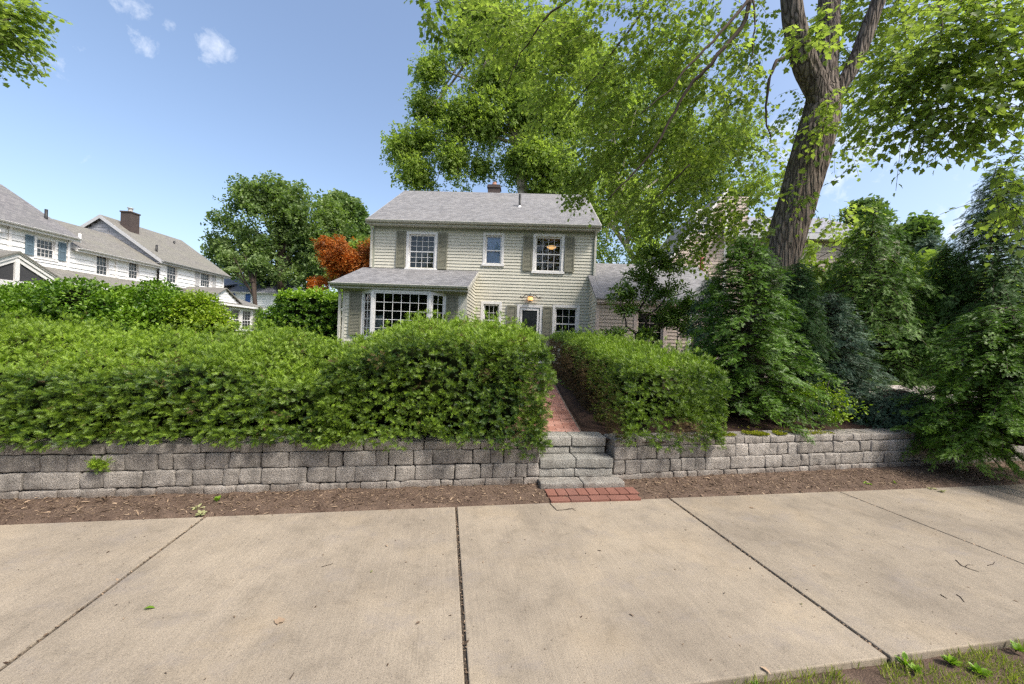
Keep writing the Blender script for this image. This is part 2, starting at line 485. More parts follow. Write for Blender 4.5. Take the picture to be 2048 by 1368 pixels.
M['wilted'] = leafmat('wilted_leaf', (0.10, 0.11, 0.04), (0.36, 0.36, 0.18), 0.2, 0.6, 0.2)


def brickwallmat(name, c1, c2, mortar):
    m, nt, b = nodes_of(name)
    tc = nt.nodes.new('ShaderNodeTexCoord').outputs['Object']
    sep = nt.nodes.new('ShaderNodeSeparateXYZ'); nt.links.new(tc, sep.inputs[0])
    cmb = nt.nodes.new('ShaderNodeCombineXYZ')
    nt.links.new(math_n(nt, 'ADD', sep.outputs[0], sep.outputs[1]), cmb.inputs[0])
    nt.links.new(sep.outputs[2], cmb.inputs[1])
    br = nt.nodes.new('ShaderNodeTexBrick'); nt.links.new(cmb.outputs[0], br.inputs['Vector'])
    br.inputs['Scale'].default_value = 1; br.inputs['Brick Width'].default_value = 0.22
    br.inputs['Row Height'].default_value = 0.075; br.inputs['Mortar Size'].default_value = 0.01
    br.inputs['Color1'].default_value = (*c1, 1); br.inputs['Color2'].default_value = (*c2, 1)
    br.inputs['Mortar'].default_value = (*mortar, 1)
    nt.links.new(mixc(nt, 0.6, br.outputs['Color'], ramp(nt, noise_n(nt, tc, 6, 4, 0.7), [(0.3, 0.5), (0.7, 1.1)]), 'MULTIPLY'), b.inputs['Base Color'])
    b.inputs['Roughness'].default_value = 0.9
    bump(nt, b, br.outputs['Fac'], -0.4, 0.01)
    return m


M['chimney'] = brickwallmat('chimney_brick', (0.075, 0.048, 0.042), (0.05, 0.034, 0.032), (0.10, 0.085, 0.078))
M['grey_trim'] = pm('grey_trim', (0.50, 0.50, 0.50), (0.42, 0.42, 0.42), 5, 0.6)
M['brickwall'] = brickwallmat('red_brick_wall', (0.30, 0.12, 0.08), (0.24, 0.10, 0.07), (0.3, 0.25, 0.2))

# ------------------------------------------------------------------ numpy foliage
def nrm(a):
    return a / np.maximum(np.linalg.norm(a, axis=-1, keepdims=True), 1e-9)


_perm = rng.permutation(4096)
_val = rng.random(4096)


def vnoise(p, s):
    """value noise, p (n,3), feature size 1/s, 0..1"""
    q = p * s
    i = np.floor(q).astype(int); f = q - i
    f = f * f * (3 - 2 * f)
    out = 0
    for dx in (0, 1):
        for dy in (0, 1):
            for dz in (0, 1):
                h = _val[(_perm[(_perm[(_perm[(i[:, 0] + dx) & 4095] + i[:, 1] + dy) & 4095] + i[:, 2] + dz) & 4095])]
                w = (f[:, 0] if dx else 1 - f[:, 0]) * (f[:, 1] if dy else 1 - f[:, 1]) * (f[:, 2] if dz else 1 - f[:, 2])
                out = out + h * w
    return out


class Leaves:
    def __init__(self):
        self.c = []; self.a = []; self.n = []; self.s = []; self.t = []

    def add(self, c, a, n, s, t):
        k = len(c)
        self.c.append(np.asarray(c, float)); self.a.append(np.asarray(a, float)); self.n.append(np.asarray(n, float))
        self.s.append(np.broadcast_to(s, (k,)).astype(float)); self.t.append(np.broadcast_to(t, (k,)).astype(float))

    def build(self, name, tmpl, mat, parent=None, vary=0.0):
        tv, tf = tmpl
        tv = np.asarray(tv, float); tf = np.asarray(tf, int)
        C = np.concatenate(self.c); A = nrm(np.concatenate(self.a)); Nn = np.concatenate(self.n)
        S = np.concatenate(self.s); T = np.clip(np.concatenate(self.t), 0, 1)
        X = nrm(np.cross(A, Nn)); Z = np.cross(X, A)
        V = C[:, None, :] + S[:, None, None] * (tv[None, :, 0, None] * X[:, None, :] + tv[None, :, 1, None] * A[:, None, :] + tv[None, :, 2, None] * Z[:, None, :])
        n, k = V.shape[:2]
        F = (tf[None] + (np.arange(n) * k)[:, None, None]).reshape(-1, tf.shape[1])
        me = bpy.data.meshes.new(name)
        me.vertices.add(n * k)
        me.vertices.foreach_set('co', V.reshape(-1).astype(np.float32))
        me.loops.add(F.size)
        me.loops.foreach_set('vertex_index', F.reshape(-1).astype(np.int32))
        me.polygons.add(len(F))
        me.polygons.foreach_set('loop_start', np.arange(0, F.size, tf.shape[1], dtype=np.int32))
        me.polygons.foreach_set('loop_total', np.full(len(F), tf.shape[1], dtype=np.int32))
        at_ = me.attributes.new('tint', 'FLOAT', 'FACE')
        tt = np.repeat(T, len(tf))
        if vary: tt = np.clip(tt + rng.normal(0, vary, len(tt)), 0, 1)
        at_.data.foreach_set('value', tt.astype(np.float32))
        me.materials.append(mat)
        me.update(calc_edges=True)
        o = bpy.data.objects.new(name, me)
        COL.objects.link(o)
        if parent:
            o.parent = parent
            o.matrix_parent_inverse = Matrix.Translation(-Vector(parent.location))
        return o


def t_sprig(pairs=6, l0=0.42, w=0.10, up=0.10, ang=60):
    v = []; f = []
    ca, sa = math.cos(R(ang)), math.sin(R(ang))
    for i in range(pairs):
        y = 0.08 + 0.86 * i / pairs
        l = l0 * (1 - 0.45 * i / pairs)
        for s in (-1, 1):
            n = len(v)
            v += [(0, y, 0), (s * 0.01, y + w, 0.0), (s * l * sa, y + l * ca, up * (0.6 + 0.4 * s * (i % 2 * 2 - 1)))]
            f.append((n, n + 1, n + 2))
    n = len(v)
    v += [(-0.03, 0.8, 0), (0.03, 0.8, 0), (0, 1.12, up * 0.5)]; f.append((n, n + 1, n + 2))
    v += [(-0.015, -0.25, 0), (0.015, -0.25, 0), (0, 0.9, 0)]; f.append((n + 3, n + 4, n + 5))
    return v, f


def t_frond(subs=7, pairs=4, l0=0.34, droop=0.15):
    v = []; f = []
    sv, sf = t_sprig(pairs, 0.36, 0.13, 0.05, 50)
    for i in range(subs + 1):
        y = 0.05 + 0.8 * i / subs
        sides = (-1, 1) if i < subs else (0,)
        for s in sides:
            L = (l0 * (1 - 0.6 * i / subs)) if s else 0.32
            an = s * R(50)
            n = len(v)
            for p in sv:
                x = (p[0] * math.cos(an) + p[1] * math.sin(an)) * L
                yy = (-p[0] * math.sin(an) + p[1] * math.cos(an)) * L
                v.append((x, y + yy, -droop * (y + yy) ** 2 + p[2] * L - 0.1 * abs(x)))
            f += [tuple(n + q for q in t) for t in sf]
    return v, f


def t_maple():
    # lobed outline around a base, folded a little along the midrib
    pts = [(0.0, 0.0), (0.22, -0.06), (0.52, 0.10), (0.36, 0.26), (0.62, 0.52), (0.34, 0.50), (0.24, 0.66), (0.0, 1.0),
           (-0.24, 0.66), (-0.34, 0.50), (-0.62, 0.52), (-0.36, 0.26), (-0.52, 0.10), (-0.22, -0.06)]
    v = [(x, y, 0.22 * abs(x) - 0.18 * y * y) for x, y in pts]
    v.append((0, 0.36, -0.03)); c = len(pts)
    f = [(c, i, (i + 1) % c) for i in range(c)]
    return v, f


def t_maple_small():
    pts = [(0.0, 0.0), (0.5, 0.08), (0.3, 0.3), (0.58, 0.55), (0.0, 1.0), (-0.58, 0.55), (-0.3, 0.3), (-0.5, 0.08)]
    v = [(x, y, 0.2 * abs(x) - 0.15 * y * y) for x, y in pts]
    v.append((0, 0.4, -0.02)); c = len(pts)
    return v, [(c, i, (i + 1) % c) for i in range(c)]


def t_oval(w=0.3, fold=0.1):
    v = [(0, 0, 0), (w, 0.35, fold), (w * 0.75, 0.7, fold * 0.6), (0, 1.0, -0.08), (-w * 0.75, 0.7, fold * 0.6), (-w, 0.35, fold), (0, 0.5, -0.0)]
    return v, [(6, 0, 1), (6, 1, 2), (6, 2, 3), (6, 3, 4), (6, 4, 5), (6, 5, 0)]


def t_rhodo():
    # a whorl of long leaves
    v = []; f = []
    for k in range(6):
        a = 2 * PI * k / 6 + 0.3
        n = len(v)
        for x, y, z in ((0, 0.05, 0), (0.12, 0.5, 0.03), (0, 1.0, -0.25), (-0.12, 0.5, 0.03)):
            v.append((x * math.cos(a) + y * math.sin(a), -x * math.sin(a) * 0 + y * math.cos(a) * 1.0 - x * math.sin(a), 0.35 * y + z))
        f += [(n, n + 1, n + 2), (n, n + 2, n + 3)]
    return v, f


def t_clump(k=5, seed=1):
    r = random.Random(seed); v = []; f = []
    for i in range(k):
        o = Vector((r.uniform(-.5, .5), r.uniform(-.1, .9), r.uniform(-.25, .25)))
        a = Vector((r.uniform(-1, 1), r.uniform(-.4, 1), r.uniform(-.5, .5))).normalized()
        b = a.cross(Vector((r.uniform(-.4, .4), r.uniform(-.4, .4), 1))).normalized()
        n = len(v)
        v += [tuple(o), tuple(o + a * .3 + b * .17), tuple(o + a * .62), tuple(o + a * .3 - b * .17)]
        f += [(n, n + 1, n + 2), (n, n + 2, n + 3)]
    return v, f


T_YEW = t_sprig(); T_FROND = t_frond(); T_MAPLE = t_maple(); T_MAPLES = t_maple_small(); T_OVAL = t_oval(); T_RHODO = t_rhodo()
T_CLUMP = t_clump(6, 3); T_CLUMPS = t_clump(4, 8)


def rand_dir(n):
    return nrm(rng.normal(size=(n, 3)))


def twig_mesh(name, A, B, r, mat, parent):
    """many thin three-sided twigs from A to B"""
    d = nrm(B - A); u = nrm(np.cross(d, np.array([0.3, 0.2, 0.9]))); w = np.cross(d, u)
    r = np.broadcast_to(r, (len(A),))[:, None]
    V = []
    for k in range(3):
        a = 2 * PI * k / 3
        V.append(A + (u * math.cos(a) + w * math.sin(a)) * r)
    for k in range(3):
        a = 2 * PI * k / 3
        V.append(B + (u * math.cos(a) + w * math.sin(a)) * r * 0.6)
    V = np.stack(V, 1); n = len(A)
    F = np.array([(0, 1, 4, 3), (1, 2, 5, 4), (2, 0, 3, 5)])
    F = (F[None] + (np.arange(n) * 6)[:, None, None]).reshape(-1, 4)
    me = bpy.data.meshes.new(name)
    me.vertices.add(n * 6); me.vertices.foreach_set('co', V.reshape(-1).astype(np.float32))
    me.loops.add(F.size); me.loops.foreach_set('vertex_index', F.reshape(-1).astype(np.int32))
    me.polygons.add(len(F)); me.polygons.foreach_set('loop_start', np.arange(0, F.size, 4, dtype=np.int32))
    me.polygons.foreach_set('loop_total', np.full(len(F), 4, dtype=np.int32))
    me.materials.append(mat); me.update(calc_edges=True)
    o = bpy.data.objects.new(name, me); COL.objects.link(o)
    if parent:
        o.parent = parent; o.matrix_parent_inverse = Matrix.Translation(-Vector(parent.location))
    return o


def wparent(o, parent):
    """parent a mesh whose vertices are in world coordinates to an unrotated empty"""
    o.parent = parent
    o.matrix_parent_inverse = Matrix.Translation(-Vector(parent.location))
    return o


# ------------------------------------------------------------------ hedge built from a rounded box mapped into the world
def hedge(name, mapf, half, p, dens, size, mat, label, cat, tintf=None, lump=0.10, group=None, tmpl=None, skip=None, base=(0, 0, 0), core=True, depth=0.18, corein=0.21, up=0.45, brown=None):
    root = empty(name, base)
    tag(root, label, cat, group)
    a, b, c = half
    areas = np.array([b * c, b * c, a * c, a * c, a * b, a * b]) * 4
    per = 9
    n = int(areas.sum() * dens / per)
    face = rng.choice(6, n, p=areas / areas.sum())
    q = rng.uniform(-1, 1, (n, 3)) * np.array([a, b, c])
    for k, (ax, sg) in enumerate(((0, 1), (0, -1), (1, 1), (1, -1), (2, 1), (2, -1))):
        mk = face == k
        q[mk, ax] = sg * (a, b, c)[ax]
    q = q[face != 5]                                   # nothing grows on the underside
    h = np.array([a, b, c]); rr = p
    inner = np.clip(q, -(h - rr), h - rr)
    dn = nrm(q - inner)
    pos = inner + dn * rr
    lumpy = (vnoise(pos + 7, 3.2) - 0.5) * 2 * lump + (vnoise(pos + 31, 7.5) - 0.5) * lump
    dep = rng.random(len(pos)) ** 1.2 * depth
    pos = pos + dn * (lumpy - dep)[:, None] + np.array([0, 0, 1.0]) * (dn[:, 2] > .6)[:, None] * (rng.random((len(pos), 1)) ** 7) * depth * 1.0
    keepc = np.ones(len(pos), bool)
    if skip is not None: keepc &= ~skip(pos, dn)
    pos, dn, lumpy, dep = pos[keepc], dn[keepc], lumpy[keepc], dep[keepc]
    shoot = nrm(dn * .9 + rand_dir(len(pos)) * .55 + np.array([0, 0, up * .5]))
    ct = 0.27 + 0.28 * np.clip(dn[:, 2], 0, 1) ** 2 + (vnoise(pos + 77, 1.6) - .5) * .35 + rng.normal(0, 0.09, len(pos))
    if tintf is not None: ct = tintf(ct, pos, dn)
    # every shoot carries a small fan of sprigs
    rep_ = lambda x: np.repeat(x, per, axis=0)
    m_ = len(pos) * per
    al = np.tile(np.linspace(0, 1, per), len(pos))
    sp = rand_dir(m_); sp -= rep_(shoot) * np.sum(sp * rep_(shoot), 1, keepdims=True); sp[:, 2] *= .45; sp = nrm(sp)
    dirs = nrm(rep_(shoot) * (.25 + al * .9)[:, None] + sp * (1.05 - al * .5)[:, None])
    s_c = size * rng.uniform(.8, 1.25, len(pos))
    off = rep_(shoot) * (al * rep_(s_c) * .75)[:, None] + sp * (size * .10)
    pos2 = rep_(pos) + off; dn = rep_(dn); lumpy = rep_(lumpy); pos = rep_(pos)
    ww, _ = mapf(pos2)
    ax = dirs; nn = rep_(shoot) + rand_dir(m_) * .5
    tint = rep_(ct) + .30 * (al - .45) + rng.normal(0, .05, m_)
    s = rep_(s_c) * (.95 - .25 * al) * rng.uniform(.8, 1.15, m_)
    keep = np.ones(m_, bool)
    if brown is not None:
        bm = brown(pos, dn) & keep
        Lb = Leaves(); Lb.add(ww[bm], ax[bm], nn[bm], s[bm] * 0.9, 0.25 + 0.3 * rng.random(bm.sum()) + lumpy[bm])
        Lb.build('brown_foliage', tmpl or T_YEW, M['yew_brown'], root, vary=0.12)
        keep &= ~bm
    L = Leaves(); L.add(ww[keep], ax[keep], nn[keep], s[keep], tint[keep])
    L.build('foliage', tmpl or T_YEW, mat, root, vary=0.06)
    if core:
        # inner wood and needles as a hull, the shade between shoots painted near-black
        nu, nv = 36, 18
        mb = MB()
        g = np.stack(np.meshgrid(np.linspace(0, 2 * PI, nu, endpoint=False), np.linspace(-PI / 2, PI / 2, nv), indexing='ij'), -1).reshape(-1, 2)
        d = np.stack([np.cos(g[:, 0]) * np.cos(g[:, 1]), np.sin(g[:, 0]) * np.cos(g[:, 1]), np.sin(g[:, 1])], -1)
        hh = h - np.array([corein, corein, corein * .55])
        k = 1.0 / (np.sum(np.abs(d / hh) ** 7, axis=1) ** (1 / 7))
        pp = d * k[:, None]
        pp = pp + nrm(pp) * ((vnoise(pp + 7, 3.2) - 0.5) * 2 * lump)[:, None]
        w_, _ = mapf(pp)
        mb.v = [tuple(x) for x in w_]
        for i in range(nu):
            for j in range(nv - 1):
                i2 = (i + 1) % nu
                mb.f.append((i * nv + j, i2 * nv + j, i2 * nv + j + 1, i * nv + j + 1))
        wparent(mb.build('shaded_core', M['hedgecore'], None, True), root)
    return root


# ------------------------------------------------------------------ broadleaf trees
def bez(p0, p1, sag=0.0, n=8, wob=0.0):
    p0 = Vector(p0); p1 = Vector(p1); out = []
    L = (p1 - p0).length
    ph = rnd.uniform(0, 6); ph2 = rnd.uniform(0, 6)
    for i in range(n):
        t = i / (n - 1)
        p = p0.lerp(p1, t) + Vector((0, 0, sag * 4 * t * (1 - t)))
        w = wob * L * math.sin(PI * t)
        p += Vector((math.sin(5 * t + ph), math.cos(4 * t + ph2), math.sin(6 * t + ph2) * 0.5)) * w
        out.append(p)
    return out


def lobe_points(lobes, n, shell=0.45):
    """points spread through ellipsoid lobes; returns pts, outward directions, lobe index"""
    vol = np.array([l[1] * l[2] * l[3] for l in lobes]) ** (2 / 3.0)
    idx = rng.choice(len(lobes), n, p=vol / vol.sum())
    d = rand_dir(n)
    r = rng.random(n) ** shell
    c = np.array([tuple(l[0]) for l in lobes])[idx]
    h = np.array([[l[1], l[2], l[3]] for l in lobes])[idx]
    return c + d * h * r[:, None], nrm(d / h), idx, r


def crown(root, lobes, n, size, tmpl, mat, gap=0.42, gscale=0.9, lit=0.35, shell=0.45, droop=0.3, name='crown', tsd=0.13, t0=0.35, rag=0.25):
    p, out, idx, r = lobe_points(lobes, n, shell)
    g = vnoise(p + 3, gscale) * 0.6 + vnoise(p + 17, gscale * 2.6) * 0.4
    keep = g > gap * (0.75 + 0.5 * r)
    p, out, r, g = p[keep], out[keep], r[keep], g[keep]
    p = p + rand_dir(len(p)) * (rag * rng.random((len(p), 1)))
    ax = nrm(out + rand_dir(len(p)) * 0.9 + np.array([0, 0, -droop]))
    nn = nrm(np.array([0, 0, 1.0]) + rand_dir(len(p)) * 0.8 + out * 0.3)
    br = vnoise(p + 90, gscale * 1.3)
    t = t0 + (br - 0.5) * 0.7 + lit * out[:, 2] * 0.12 + rng.normal(0, tsd, len(p))  # lit paints upward sides of the crown paler in the tint
    L = Leaves(); L.add(p, ax, nn, size * rng.uniform(0.7, 1.25, len(p)), t)
    return L.build(name, tmpl, mat, root, vary=0.04)


def limb_mesh(root, trunk_pts, trunk_r, targets, r0, mat, name='trunk', seg=12, subs=3, spread=1.0, twr=0.012):
    mb = MB()
    mb.tube(trunk_pts, trunk_r, seg)
    for (start, end) in targets:
        start = Vector(start); end = Vector(end)
        L = (end - start).length
        pts = bez(start, end, 0.06 * L, 8, 0.035)
        rs = [max(r0 * (1 - 0.85 * i / 7), 0.01) for i in range(8)]
        mb.tube(pts, rs, 7)
        for k in range(subs):
            i = rnd.randint(3, 6)
            d = Vector((rnd.gauss(0, 1), rnd.gauss(0, 1), rnd.gauss(0.2, 0.6))).normalized() * spread * rnd.uniform(0.5, 1.2)
            p2 = bez(pts[i], pts[i] + d, 0.05, 5, 0.05)
            mb.tube(p2, [rs[i] * 0.6 * (1 - 0.8 * j / 4) + 0.004 for j in range(5)], 5)
    return wparent(mb.build(name, mat, None, True), root)


# ------------------------------------------------------------------ conifers
def conifer(name, base, H, Rad, label, mat, nb=110, frond=0.3, per=12, droop=0.25, rise=0.25, bottom=0.12, lean=(0, 0), trunk_r=0.06,
            tip=0.05, power=0.8, asym=None, t0=0.35, cat='evergreen tree', group=None, bmat=None, tmpl=None, sagtip=0.3, spreadang=50, clus=8):
    root = empty(name, base); tag(root, label, cat, group)
    B = Vector(base)
    top = B + Vector((lean[0], lean[1], H))
    mb = MB(); mb.tube([B - Vector((0, 0, .1)), B.lerp(top, .35), B.lerp(top, .7), top], [trunk_r, trunk_r * .75, trunk_r * .4, 0.01], 8)
    C = []; A = []; Nn = []; S = []; T = []
    for i in range(nb):
        f = bottom + (1 - bottom) * (i + rnd.random()) / nb
        az = i * 2.399 + rnd.uniform(-.3, .3)
        L = Rad * max((1 - f), 0) ** power * rnd.uniform(0.62, 1.15) * (1 + .22 * mn.noise(Vector((math.cos(az) * 1.3 + B.x, math.sin(az) * 1.3, f * 3.5)))) + tip
        if asym: L *= asym(az, f)
        if L < 0.04: continue
        p0 = B.lerp(top, f)
        dirh = Vector((math.cos(az), math.sin(az), 0))
        ri = rise * rnd.uniform(0.5, 1.4) + 0.25 * f
        def P(t): return p0 + dirh * (L * t) + Vector((0, 0, L * (ri * t - (droop + ri) * t * t)))
        mb.tube([P(0), P(.35), P(.7), P(1)], [0.012 + 0.012 * L, 0.009 + .006 * L, 0.006, 0.003], 4, False)
        side = Vector((-dirh.y, dirh.x, 0))
        k = max(3, int(per * L / max(Rad, .3) + 2))
        bt = rnd.gauss(0, .1)
        for j in range(k):
            t = 0.3 + 0.7 * (j + rnd.random()) / k
            s = rnd.choice((-1, 1))
            pp = P(t) + Vector((0, 0, rnd.uniform(-.02, .03)))
            tang = (P(min(t + .1, 1.1)) - P(t - .05)).normalized()
            an = R(rnd.gauss(spreadang, 18)) * s * (1 - 0.7 * t ** 3)
            ax = tang * math.cos(an) + side * math.sin(an) + Vector((rnd.gauss(0, .18), rnd.gauss(0, .18), rnd.gauss(0, .12) - sagtip * rnd.random()))
            C.append(pp); A.append(ax)
            Nn.append(Vector((rnd.gauss(0, .6), rnd.gauss(0, .6), 1)) + dirh * 0.35)
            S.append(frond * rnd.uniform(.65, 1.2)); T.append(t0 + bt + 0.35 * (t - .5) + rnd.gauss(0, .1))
    # leader
    for j in range(6):
        C.append(top - Vector((0, 0, rnd.uniform(0, .3)))); A.append(Vector((rnd.gauss(0, .3), rnd.gauss(0, .3), 1)))
        Nn.append(Vector((rnd.gauss(0, 1), rnd.gauss(0, 1), 0))); S.append(frond * .7); T.append(t0 + .2)
    wparent(mb.build('trunk', bmat or M['twig'], None, True), root)
    Lv = Leaves(); Lv.add(np.array([tuple(x) for x in C]), np.array([tuple(x) for x in A]), np.array([tuple(x) for x in Nn]), np.array(S), np.array(T))
    for arr in (Lv.c, Lv.a, Lv.n, Lv.s, Lv.t): arr[0] = np.repeat(arr[0], clus, axis=0)
    m_ = len(Lv.s[0])
    Lv.c[0] = Lv.c[0] + nrm(Lv.a[0]) * (Lv.s[0] * rng.uniform(0, .9, m_))[:, None] + rand_dir(m_) * np.array([1, 1, .45]) * (Lv.s[0] * .34)[:, None]
    Lv.a[0] = nrm(Lv.a[0]) + rand_dir(m_) * np.array([.8, .8, .4]); Lv.n[0] = Lv.n[0] + rand_dir(m_) * .3
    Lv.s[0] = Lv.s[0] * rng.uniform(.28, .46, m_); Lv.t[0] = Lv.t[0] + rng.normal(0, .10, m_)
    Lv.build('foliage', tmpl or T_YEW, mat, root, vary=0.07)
    return root


def spray_crown(root, lobes, ntw, nleaf, tlen, size, tmpl, mat, gap=0.4, gscale=1.2, droop=0.35, src=None, t0=0.4, tw_r=0.004, shell=0.5, stint=0.1, horiz=1.0, tiltn=0.55, twigmat=None, gapc=None):
    p, out, idx, r = lobe_points(lobes, ntw, shell)
    g = vnoise(p + 3, gscale) * 0.6 + vnoise(p + 17, gscale * 2.5) * 0.4
    k = g > gap
    p, out = p[k], out[k]
    n = len(p)
    away = out.copy()
    if src is not None: away = nrm(p - np.array(src)) * 0.8 + out * 0.6
    d = away + rand_dir(n) * 0.7
    d[:, 2] *= 0.5
    d = nrm(d); d[:, 2] -= droop * rng.random(n); d = nrm(d)
    L = tlen * rng.uniform(0.6, 1.3, n)
    tb = (vnoise(p + 90, gscale) - 0.5) * 0.5
    Lv = Leaves(); side = nrm(np.cross(d, np.array([0, 0, 1.0])))
    A = []; B = []
    prev = p.copy()
    for j in range(nleaf):
        t = (j + 0.6) / nleaf
        q = p + d * (L * t)[:, None] + np.array([0, 0, -1.0]) * (droop * L * t * t * 0.4)[:, None]
        A.append(prev); B.append(q); prev = q
        sg = (1 if j % 2 else -1) * np.ones(n)
        if j == nleaf - 1: sg *= 0.1
        ax = d * 0.55 + side * (sg * rng.uniform(0.5, 1.1, n))[:, None] + np.array([0, 0, -0.35]) * rng.random((n, 1)) * 1.6 + rand_dir(n) * 0.25
        c = q + nrm(ax) * (size * 0.35)
        nn = np.array([0, 0, 1.0]) + rand_dir(n) * tiltn
        Lv.add(c, ax, nn, size * rng.uniform(0.6, 1.2, n), t0 + tb + rng.normal(0, stint, n) + 0.1 * t)
    o = Lv.build('crown', tmpl, mat, root, vary=0.03)
    twig_mesh('twigs', np.concatenate(A), np.concatenate(B), tw_r, twigmat or M['twig'], root)
    return o


# ================================================================== THE SETTING
SW = R(10.04)
HX, HY, HROT = -5.45, 14.4, R(-2.0)
E1 = Vector((math.cos(SW), math.sin(SW), 0)); E2 = Vector((-math.sin(SW), math.cos(SW), 0))


def fr(a, b, z=0.0):
    """street frame (a along the pavement, b across) to world"""
    return Vector((a * math.cos(SW) - b * math.sin(SW), a * math.sin(SW) + b * math.cos(SW), z))


def inv_fr(x, y):
    return x * math.cos(SW) + y * math.sin(SW), -x * math.sin(SW) + y * math.cos(SW)


def grid(name, mat, xs, ys, zf, rot=0.0, kind='structure', smooth=True):
    mb = MB()
    for y in ys:
        for x in xs: mb.v.append((x, y, zf(x, y)))
    nx = len(xs)
    for j in range(len(ys) - 1):
        for i in range(nx - 1):
            a = j * nx + i
            mb.f.append((a, a + 1, a + nx + 1, a + nx))
    o = mb.build(name, mat, None, smooth)
    o.rotation_euler = (0, 0, rot)
    if kind: o['kind'] = kind
    return o


def lin(a, b, n): return [a + (b - a) * i / (n - 1) for i in range(n)]


def fbm(x, y, s, seed=0.0):
    return mn.noise(Vector((x * s, y * s, seed))) + 0.5 * mn.noise(Vector((x * s * 2.1, y * s * 2.1, seed + 5))) + 0.25 * mn.noise(Vector((x * s * 4.3, y * s * 4.3, seed + 9)))


def sm(t): t = max(0.0, min(1.0, t)); return t * t * (3 - 2 * t)


def yard_z(b): return 0.43 + 0.27 * sm((b - 4.2) / 9.0)


def behind(x, y): return -.6 * sm((3.88 + max(0, x - 1.9) * math.tan(R(2.45)) + .24 - y) / .06)


# one broad sheet under everything
g = MB(); g.box(-260, 260, -260, 260, -0.5, -0.045)
tag(g.build('ground', M['lawn']), kind='structure')
grid('lawn', M['lawn'], [-250, -120, -60, -30] + lin(-20, 24, 45) + [30, 60, 120, 250], [4.03, 4.08, 4.13, 4.18, 4.23, 4.28, 4.34, 4.4, 4.5] + lin(4.7, 16, 30) + [20, 30, 60, 120, 250],
     lambda x, y: yard_z(y) + 0.012 * fbm(x, y, .9) + behind(x, y), SW)
# kerb strip, grass verge and road on the near side
grid('grass_verge', M['soil'], lin(-14, 14, 140), lin(-0.6, 1.545, 30), lambda x, y: -0.028 + 0.014 * fbm(x, y, 3.5) - 0.01 * sm((y - 1.45) / .1), SW)
k = MB(); k.box(-60, 60, -0.78, -0.6, -0.3, -0.01)
tag(k.build('kerb', M['concrete']), kind='structure').rotation_euler = (0, 0, SW)
k = MB(); k.box(-200, 200, -9, -0.78, -0.4, -0.041)
tag(k.build('road', M['asphalt']), kind='structure').rotation_euler = (0, 0, SW)
# concrete pavement cast in separate slabs
JT = [-24.9, -22.8, -20.7, -18.6, -16.5, -14.4, -12.3, -10.25, -8.15, -6.05, -3.97, -1.90, 0.15, 2.30, 4.38, 6.45, 8.5, 10.6, 12.7, 14.8, 16.9, 19.0, 21.1]
sw = MB()
for i in range(len(JT) - 1):
    dz = rnd.uniform(-.002, .002)
    sw.box(JT[i] + .0095, JT[i + 1] - .0095, 1.54, 3.47, -0.09, 0.0 + dz)
o = tag(sw.build('sidewalk', M['concrete'], bevel=0.007), kind='structure'); o.rotation_euler = (0, 0, SW)
jt = MB()
for a in JT:
    n = 60
    for i in range(n):
        b0 = 1.54 + 1.93 * i / n; b1 = b0 + 1.93 / n
        h0 = -0.016 + .008 * fbm(a, b0, 8); h1 = -0.016 + .008 * fbm(a, b1, 8)
        jt.face((a - .012, b0, h0), (a + .012, b0, h0), (a + .012, b1, h1), (a - .012, b1, h1))
o = tag(jt.build('sidewalk_joint_dirt', M['joint']), kind='structure'); o.rotation_euler = (0, 0, SW)


# soil strip with a ragged edge spilling over the pavement
def soilz(x, y):
    e = 3.47 + 0.035 * fbm(x, 0, 1.6, 3) + 0.02 * fbm(x, 2, 7, 3)
    base = -0.03 if y < 3.44 else (-0.03 + 0.042 * sm((y - e) / 0.09 + 0.4))
    return base + 0.03 * sm((y - 3.5) / .5) + (0.007 * fbm(x, y, 4) + 0.006 * fbm(x, y, 17) + 0.003 * mn.noise(Vector((x * 70, y * 70, 0)))) * sm((y - 3.42) / .12)


grid('soil_strip', M['soil'], lin(-7, 10, 800), lin(3.42, 4.4, 64), soilz, SW)
grid('soil', M['soil'], [-40, -20, -7.001], [3.42, 4.2], lambda x, y: 0.005, SW)
grid('soil', M['soil'], [10.001, 20, 40], [3.42, 4.6], lambda x, y: 0.005, SW)
# soil beds behind the wall
grid('planting_bed', M['bedsoil'], lin(-9, 1.02, 90), lin(4.02, 6.5, 30), lambda x, y: yard_z(y) + 0.02 + 0.015 * fbm(x, y, 4), SW)


def bedz(x, y):
    q = fr(x, y); s_ = (q.x - HX) * math.cos(R(2)) - (q.y - HY) * math.sin(R(2))
    return bedz0(x, y) - .2 * sm((6.74 - s_) / .1) + behind(x, y)


def bedz0(x, y): return yard_z(y) + 0.014 + 0.045 * sm((y - 4.3) / .8) + 0.022 * fbm(x, y, 2.2) + 0.01 * fbm(x, y, 11)


grid('planting_bed', M['bedsoil'], lin(0.9, 12, 220), lin(4.02, 9.5, 120), bedz, SW)
grid('sunlit_ground', M['sunlit_pale_ground'], lin(8.2, 17, 60), lin(6.2, 14, 50), lambda x, y: yard_z(y) + 0.10 - 0.09 * sm((y - 9.3) / .5) - 0.09 * sm((x - 11.8) / .5), SW)  # sunlit ground behind the bed, its brightness put into the pale colour

# brick path to the door
HC, HS = math.cos(HROT), math.sin(HROT)


def hw(s, y, z=0.0):
    return Vector((HX + s * HC - y * HS, HY + s * HS + y * HC, z))


